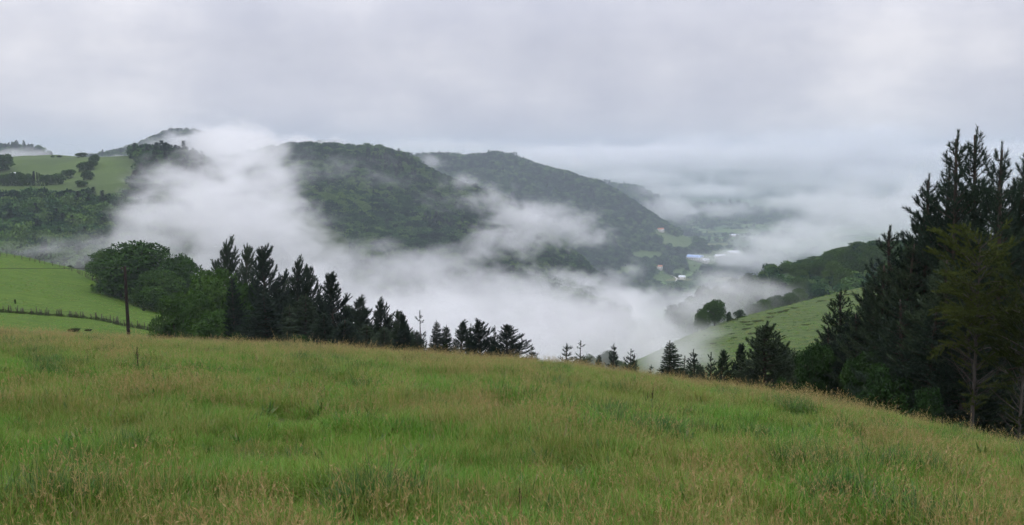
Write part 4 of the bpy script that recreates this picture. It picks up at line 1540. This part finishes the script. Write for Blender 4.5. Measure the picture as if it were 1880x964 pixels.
# ------------------------------------------------------------------ mist: real volumes hanging in the valley
def mist_mat(name, dens, col=(.985, .988, .995), an=.0):
    m = bpy.data.materials.new(name)
    m.use_nodes = True
    nt = m.node_tree
    nt.nodes.clear()
    o = nt.nodes.new('ShaderNodeOutputMaterial')
    v = nt.nodes.new('ShaderNodeVolumePrincipled')
    v.inputs['Color'].default_value = (*col, 1)
    v.inputs['Anisotropy'].default_value = an
    v.inputs['Density'].default_value = dens
    nt.links.new(v.outputs[0], o.inputs['Volume'])
    return m


def mist(name, label, lo, hi, res, blobs, dens, nscale, amp=1.1, thr=.1, soft=.55, seed=0.):
    """a cloud volume: ellipsoid puffs broken up by turbulence, sampled on a voxel grid"""
    g = bpy.data.node_groups.new(name, 'GeometryNodeTree')
    g.interface.new_socket('Geometry', in_out='INPUT', socket_type='NodeSocketGeometry')
    g.interface.new_socket('Geometry', in_out='OUTPUT', socket_type='NodeSocketGeometry')
    t = NT(g)
    out = g.nodes.new('NodeGroupOutput')
    pos = g.nodes.new('GeometryNodeInputPosition').outputs[0]

    def vm(op, a, b=None):
        o = g.nodes.new('ShaderNodeVectorMath')
        o.operation = op
        for i, v in enumerate((a, b)):
            if v is None:
                continue
            if isinstance(v, bpy.types.NodeSocket):
                g.links.new(v, o.inputs[i])
            else:
                o.inputs[i].default_value = v
        return o
    fld = None
    for (px, py, Y, rx, ry, rd, w) in blobs:
        c = P(px, py, Y)
        s = (F / (rx * Y), 1. / rd, F / (ry * Y))
        d = vm('LENGTH', vm('MULTIPLY', vm('SUBTRACT', pos, tuple(c)).outputs[0], s).outputs[0]).outputs['Value']
        f = t.math('MULTIPLY_ADD', d, -w, w)
        if fld is None:
            fld = f
        else:
            fld = t.math('SMOOTH_MAX', fld, f, .25)
    p1 = vm('MULTIPLY', pos, (nscale, nscale * .7, nscale * 1.5)).outputs[0]
    p1 = vm('ADD', p1, (seed, seed * 1.7, seed * .6)).outputs[0]
    n = t.n('ShaderNodeTexNoise', ins={'Vector': p1, 'Scale': 1., 'Detail': 5., 'Roughness': .64, 'Distortion': .7}).outputs[0]
    f = t.math('ADD', fld, t.math('MULTIPLY_ADD', n, amp, -.5 * amp))
    mr = t.n('ShaderNodeMapRange', ins={'Value': f, 'From Min': thr, 'From Max': thr + soft})
    mr.interpolation_type = 'SMOOTHSTEP'
    dn = t.math('POWER', mr.outputs[0], 1.4)
    # nothing outside the puffs
    cut = t.n('ShaderNodeMapRange', ins={'Value': fld, 'From Min': -.35, 'From Max': .05})
    dn = t.math('MULTIPLY', dn, cut.outputs[0])
    vc = g.nodes.new('GeometryNodeVolumeCube')
    g.links.new(dn, vc.inputs['Density'])
    vc.inputs['Background'].default_value = 0.
    vc.inputs['Min'].default_value = lo
    vc.inputs['Max'].default_value = hi
    for k, r_ in zip(('X', 'Y', 'Z'), res):
        vc.inputs['Resolution ' + k].default_value = r_
    sm = g.nodes.new('GeometryNodeSetMaterial')
    g.links.new(vc.outputs[0], sm.inputs[0])
    sm.inputs['Material'].default_value = mist_mat(name, dens)
    g.links.new(sm.outputs[0], out.inputs[0])
    me = bpy.data.meshes.new(name)
    me.materials.append(sm.inputs['Material'].default_value)
    o = tag(link(name, me), label, None, None, 'stuff')
    md = o.modifiers.new('mist', 'NODES')
    md.node_group = g
    return o


def bounds(blobs, pad=1.25):
    lo, hi = np.full(3, 1e9), np.full(3, -1e9)
    for (px, py, Y, rx, ry, rd, w) in blobs:
        c = P(px, py, Y)
        r = np.array([px2m(rx, Y), rd, px2m(ry, Y)]) * pad
        lo, hi = np.minimum(lo, c - r), np.maximum(hi, c + r)
    return tuple(lo), tuple(hi)


# px, py, Y, radius px x, radius px y, depth radius m, weight
NEAR = [(720, 600, 420, 360, 95, 130, 1.2), (980, 620, 400, 330, 85, 120, 1.2), (1130, 600, 380, 190, 80, 90, 1.1), (520, 560, 430, 190, 110, 110, 1.1),
        (1190, 640, 330, 120, 65, 70, .9), (380, 520, 440, 150, 80, 80, .9), (1270, 570, 400, 120, 42, 70, .75), (1400, 535, 385, 110, 34, 45, .85), (1320, 555, 330, 110, 42, 40, 1.05), (1330, 520, 430, 90, 36, 40, .95),
        (850, 700, 400, 500, 90, 130, 1.2)]
SLOPE = [(1235, 645, 200, 120, 70, 32, 1.15), (1295, 612, 240, 85, 36, 22, .75), (1110, 655, 165, 90, 40, 22, .8), (1270, 600, 235, 70, 28, 22, .75)]
MIDL = [(400, 385, 470, 160, 120, 60, 1.3), (300, 395, 460, 130, 80, 50, 1.0), (440, 285, 520, 110, 70, 60, 1.0), (250, 450, 440, 170, 60, 40, .85),
        (80, 455, 420, 160, 32, 25, .55), (480, 430, 500, 160, 110, 60, 1.3), (410, 262, 560, 110, 50, 45, .9), (480, 275, 560, 80, 60, 45, .85), (440, 235, 600, 90, 30, 40, .55), (310, 320, 500, 100, 45, 40, .65), (500, 330, 520, 60, 90, 50, .8)]
MID = [(560, 500, 880, 220, 75, 110, 1.1), (750, 500, 880, 220, 52, 90, 1.0), (900, 540, 900, 260, 65, 110, 1.0), (1080, 560, 1100, 220, 50, 140, 1.0),
       (520, 340, 1000, 50, 90, 80, .7), (680, 455, 930, 100, 26, 50, .55), (860, 470, 920, 90, 30, 60, .7)]
VEIL = [(600, 320, 1180, 120, 34, 90, .55), (720, 330, 1250, 100, 26, 90, .5), (640, 295, 1350, 120, 24, 90, .5), (800, 370, 1400, 70, 30, 90, .55), (560, 300, 1300, 50, 40, 90, .6)]
ARM = [(1000, 408, 1230, 150, 52, 70, 1.05), (905, 368, 1230, 90, 40, 55, .85), (1080, 440, 1250, 90, 30, 60, .9), (850, 335, 1300, 60, 28, 60, .65),
       (930, 445, 1150, 120, 50, 70, .85), (1040, 525, 1150, 180, 46, 80, 1.0), (1150, 555, 1200, 130, 40, 90, .95), (885, 440, 1100, 60, 40, 50, .75), (960, 395, 1300, 90, 40, 60, 1.0)]
ARM2 = [(795, 298, 2350, 36, 30, 80, .85), (1160, 497, 1750, 36, 36, 80, .8), (1290, 548, 1900, 100, 32, 110, .8), (1060, 505, 1800, 80, 26, 90, .6), (1340, 474, 2250, 90, 22, 110, 1.1), (1410, 455, 2400, 100, 36, 110, 1.1), (1060, 300, 2700, 30, 20, 80, .4), (1000, 290, 2700, 40, 14, 80, .45)]
FARM = [(1230, 385, 3900, 75, 38, 220, 1.1), (1200, 350, 3800, 60, 28, 160, .8), (1330, 385, 4100, 100, 22, 200, 1.), (1480, 440, 2900, 150, 48, 300, 1.1), (1400, 490, 2600, 110, 42, 260, .95),
        (1560, 390, 3300, 160, 75, 300, 1.15), (1700, 400, 3000, 160, 95, 300, 1.2), (1470, 370, 3900, 130, 30, 260, 1.), (1320, 478, 2600, 40, 20, 140, .6), (1850, 400, 3000, 200, 110, 300, 1.2)]
FAR2 = [(1150, 325, 6500, 200, 30, 500, 1.), (1300, 350, 6300, 180, 22, 450, .9), (1450, 330, 6600, 220, 34, 500, .9), (1620, 330, 6500, 220, 50, 500, 1.2), (1050, 300, 6500, 160, 34, 400, 1.),
        (1250, 292, 6800, 400, 40, 500, 1.4), (1550, 295, 6800, 400, 44, 500, 1.4), (1050, 295, 6800, 300, 40, 500, 1.3), (1850, 300, 6500, 300, 60, 500, 1.2), (1130, 278, 6800, 120, 34, 350, .85), (1290, 268, 6900, 110, 36, 350, .8), (1420, 272, 6600, 120, 40, 350, .9), (1600, 262, 6600, 150, 50, 350, 1.0), (1510, 250, 6900, 140, 30, 300, .7), (800, 275, 6500, 300, 30, 400, .9)]
PEAK = [(440, 262, 2050, 100, 38, 120, 1.2), (350, 255, 2000, 60, 26, 80, .7), (560, 268, 2000, 100, 26, 100, .9), (40, 285, 1780, 80, 14, 80, .6), (230, 292, 1800, 90, 10, 90, .6), (500, 290, 1900, 110, 36, 120, 1.1), (330, 268, 1750, 120, 36, 60, .9), (395, 262, 1800, 70, 40, 80, 1.0), (60, 280, 1650, 70, 16, 50, .6)]
for nm, lab, B, res, dn, ns, kw in [
    ('mist', 'thick mist filling the valley just below the meadow', NEAR, (280, 70, 150), .018, .045, dict(seed=1., amp=1.7)),
    ('mist', 'thin fog creeping up the green slope', SLOPE, (160, 60, 90), .045, .06, dict(seed=10., amp=1.1, soft=.9)),
    ('mist', 'thin fog behind the brow of the left pasture', [(130, 485, 300, 120, 30, 14, 1.0), (60, 470, 300, 80, 22, 12, .6)], (160, 30, 70), 0.022, .10, dict(seed=11., amp=1.2, soft=.9)),
    ('mist', 'tall plume of mist rising before the left hill', MIDL, (260, 70, 240), .034, .052, dict(seed=2., amp=1.7, soft=.7)),
    ('mist', 'mist bank at the foot of the centre hill', MID, (300, 70, 160), .012, .030, dict(seed=3., amp=1.9)),
    ('mist', 'faint wisps drifting across the face of the centre hill', VEIL, (240, 60, 110), .006, .030, dict(seed=8., amp=2.2, soft=.9)),
    ('mist', 'arm of cloud lying between the two wooded hills', ARM, (300, 80, 160), .014, .026, dict(seed=4., amp=2.0, soft=.65)),
    ('mist', 'torn scraps of cloud on the long wooded hill', ARM2, (300, 100, 150), .009, .018, dict(seed=9., amp=1.9, soft=.7)),
    ('mist', 'cloud banks over the far end of the valley', FARM, (300, 100, 130), .005, .0095, dict(seed=5., amp=1.9, soft=.7)),
    ('mist', 'distant streaks of cloud along the horizon', FAR2, (300, 60, 80), .008, .0045, dict(seed=6., amp=1.6, soft=.9)),
    ('mist', 'cloud shrouding the peak behind the left hill', PEAK, (240, 60, 90), .018, .020, dict(seed=7., amp=1.7)),
]:
    lo, hi = bounds(B)
    mist(nm, lab, lo, hi, res, B, dn, ns, **kw)

# ------------------------------------------------------------------ haze
hz = MB()
hz.box((0, 5200, -90), (9000, 5500, 290))
m = mist_mat('haze air', 1.35e-4, (.68, .765, .87))
tag(link('haze', hz.mesh('haze', m)), 'thin bluish haze in the valley air', None, None, 'stuff')

# ------------------------------------------------------------------ light
W = bpy.data.worlds.new('World')
SC.world = W
W.use_nodes = True
t = NT(W.node_tree)
W.node_tree.nodes.clear()
SUN_EL, SUN_AZ = math.radians(58), math.radians(-35)
sky = t.n('ShaderNodeTexSky')
sky.sky_type = 'NISHITA'
sky.sun_disc = False
sky.sun_elevation = SUN_EL
sky.sun_rotation = SUN_AZ
dv = t.n('ShaderNodeTexCoord').outputs['Generated']
sp = t.n('ShaderNodeSeparateXYZ', ins={0: dv})
zz = t.math('MAXIMUM', sp.outputs[2], 0.0)
den = t.math('ADD', zz, .32)
cv = t.n('ShaderNodeCombineXYZ', ins={0: t.math('DIVIDE', sp.outputs[0], den), 1: t.math('DIVIDE', sp.outputs[1], den), 2: 0.})
n1 = t.noise(cv.outputs[0], 1.5, 6, .55)
n2 = t.noise(dv, 4.2, 6, .52)
cl = t.math('ADD', t.math('MULTIPLY', n1, .45), t.math('MULTIPLY', n2, .55))
base = t.ramp(cl, [(.36, (.52, .535, .64)), (.50, (.67, .675, .76)), (.62, (.88, .865, .915))])
# an overcast sky is about three times as bright overhead as at the horizon
gain = t.n('ShaderNodeMapRange', ins={'Value': zz, 'From Min': .12, 'From Max': .85, 'To Min': 1.0, 'To Max': 2.6}).outputs[0]
sc_ = t.n('ShaderNodeVectorMath', operation='SCALE')
t.nt.links.new(base, sc_.inputs[0])
t.nt.links.new(t.math('MULTIPLY', gain, 10.), sc_.inputs['Scale'])
mx = t.mix(.96, sky.outputs[0], sc_.outputs[0])
bg = t.n('ShaderNodeBackground', ins={'Color': mx, 'Strength': .1})
wo = t.n('ShaderNodeOutputWorld', ins={0: bg.outputs[0]})
sl = bpy.data.lights.new('sun', 'SUN')
sl.energy = .6
sl.angle = math.radians(35)
sl.color = (1, .97, .93)
so = link('sun', sl)
so.rotation_euler = (math.radians(90) - SUN_EL, 0, SUN_AZ + math.pi * 0)

# ------------------------------------------------------------------ render settings
vs_ = SC.view_settings
SC.display_settings.display_device = 'sRGB'
vs_.view_transform, vs_.look, vs_.exposure, vs_.gamma = 'Standard', 'None', 0.0, 1.0
SC.render.engine = 'CYCLES'
cy = SC.cycles
cy.max_bounces, cy.diffuse_bounces, cy.glossy_bounces, cy.transmission_bounces, cy.volume_bounces, cy.transparent_max_bounces = 6, 2, 1, 2, 4, 8
cy.caustics_reflective = cy.caustics_refractive = False
cy.use_adaptive_sampling, cy.adaptive_threshold = True, .04
cy.volume_step_rate = 1.5
cy.volume_max_steps = 256
cy.use_denoising = True
try:
    cy.denoiser = 'OPENIMAGEDENOISE'
    cy.denoising_input_passes = 'RGB_ALBEDO_NORMAL'
except Exception as ex:
    print('denoiser', ex)
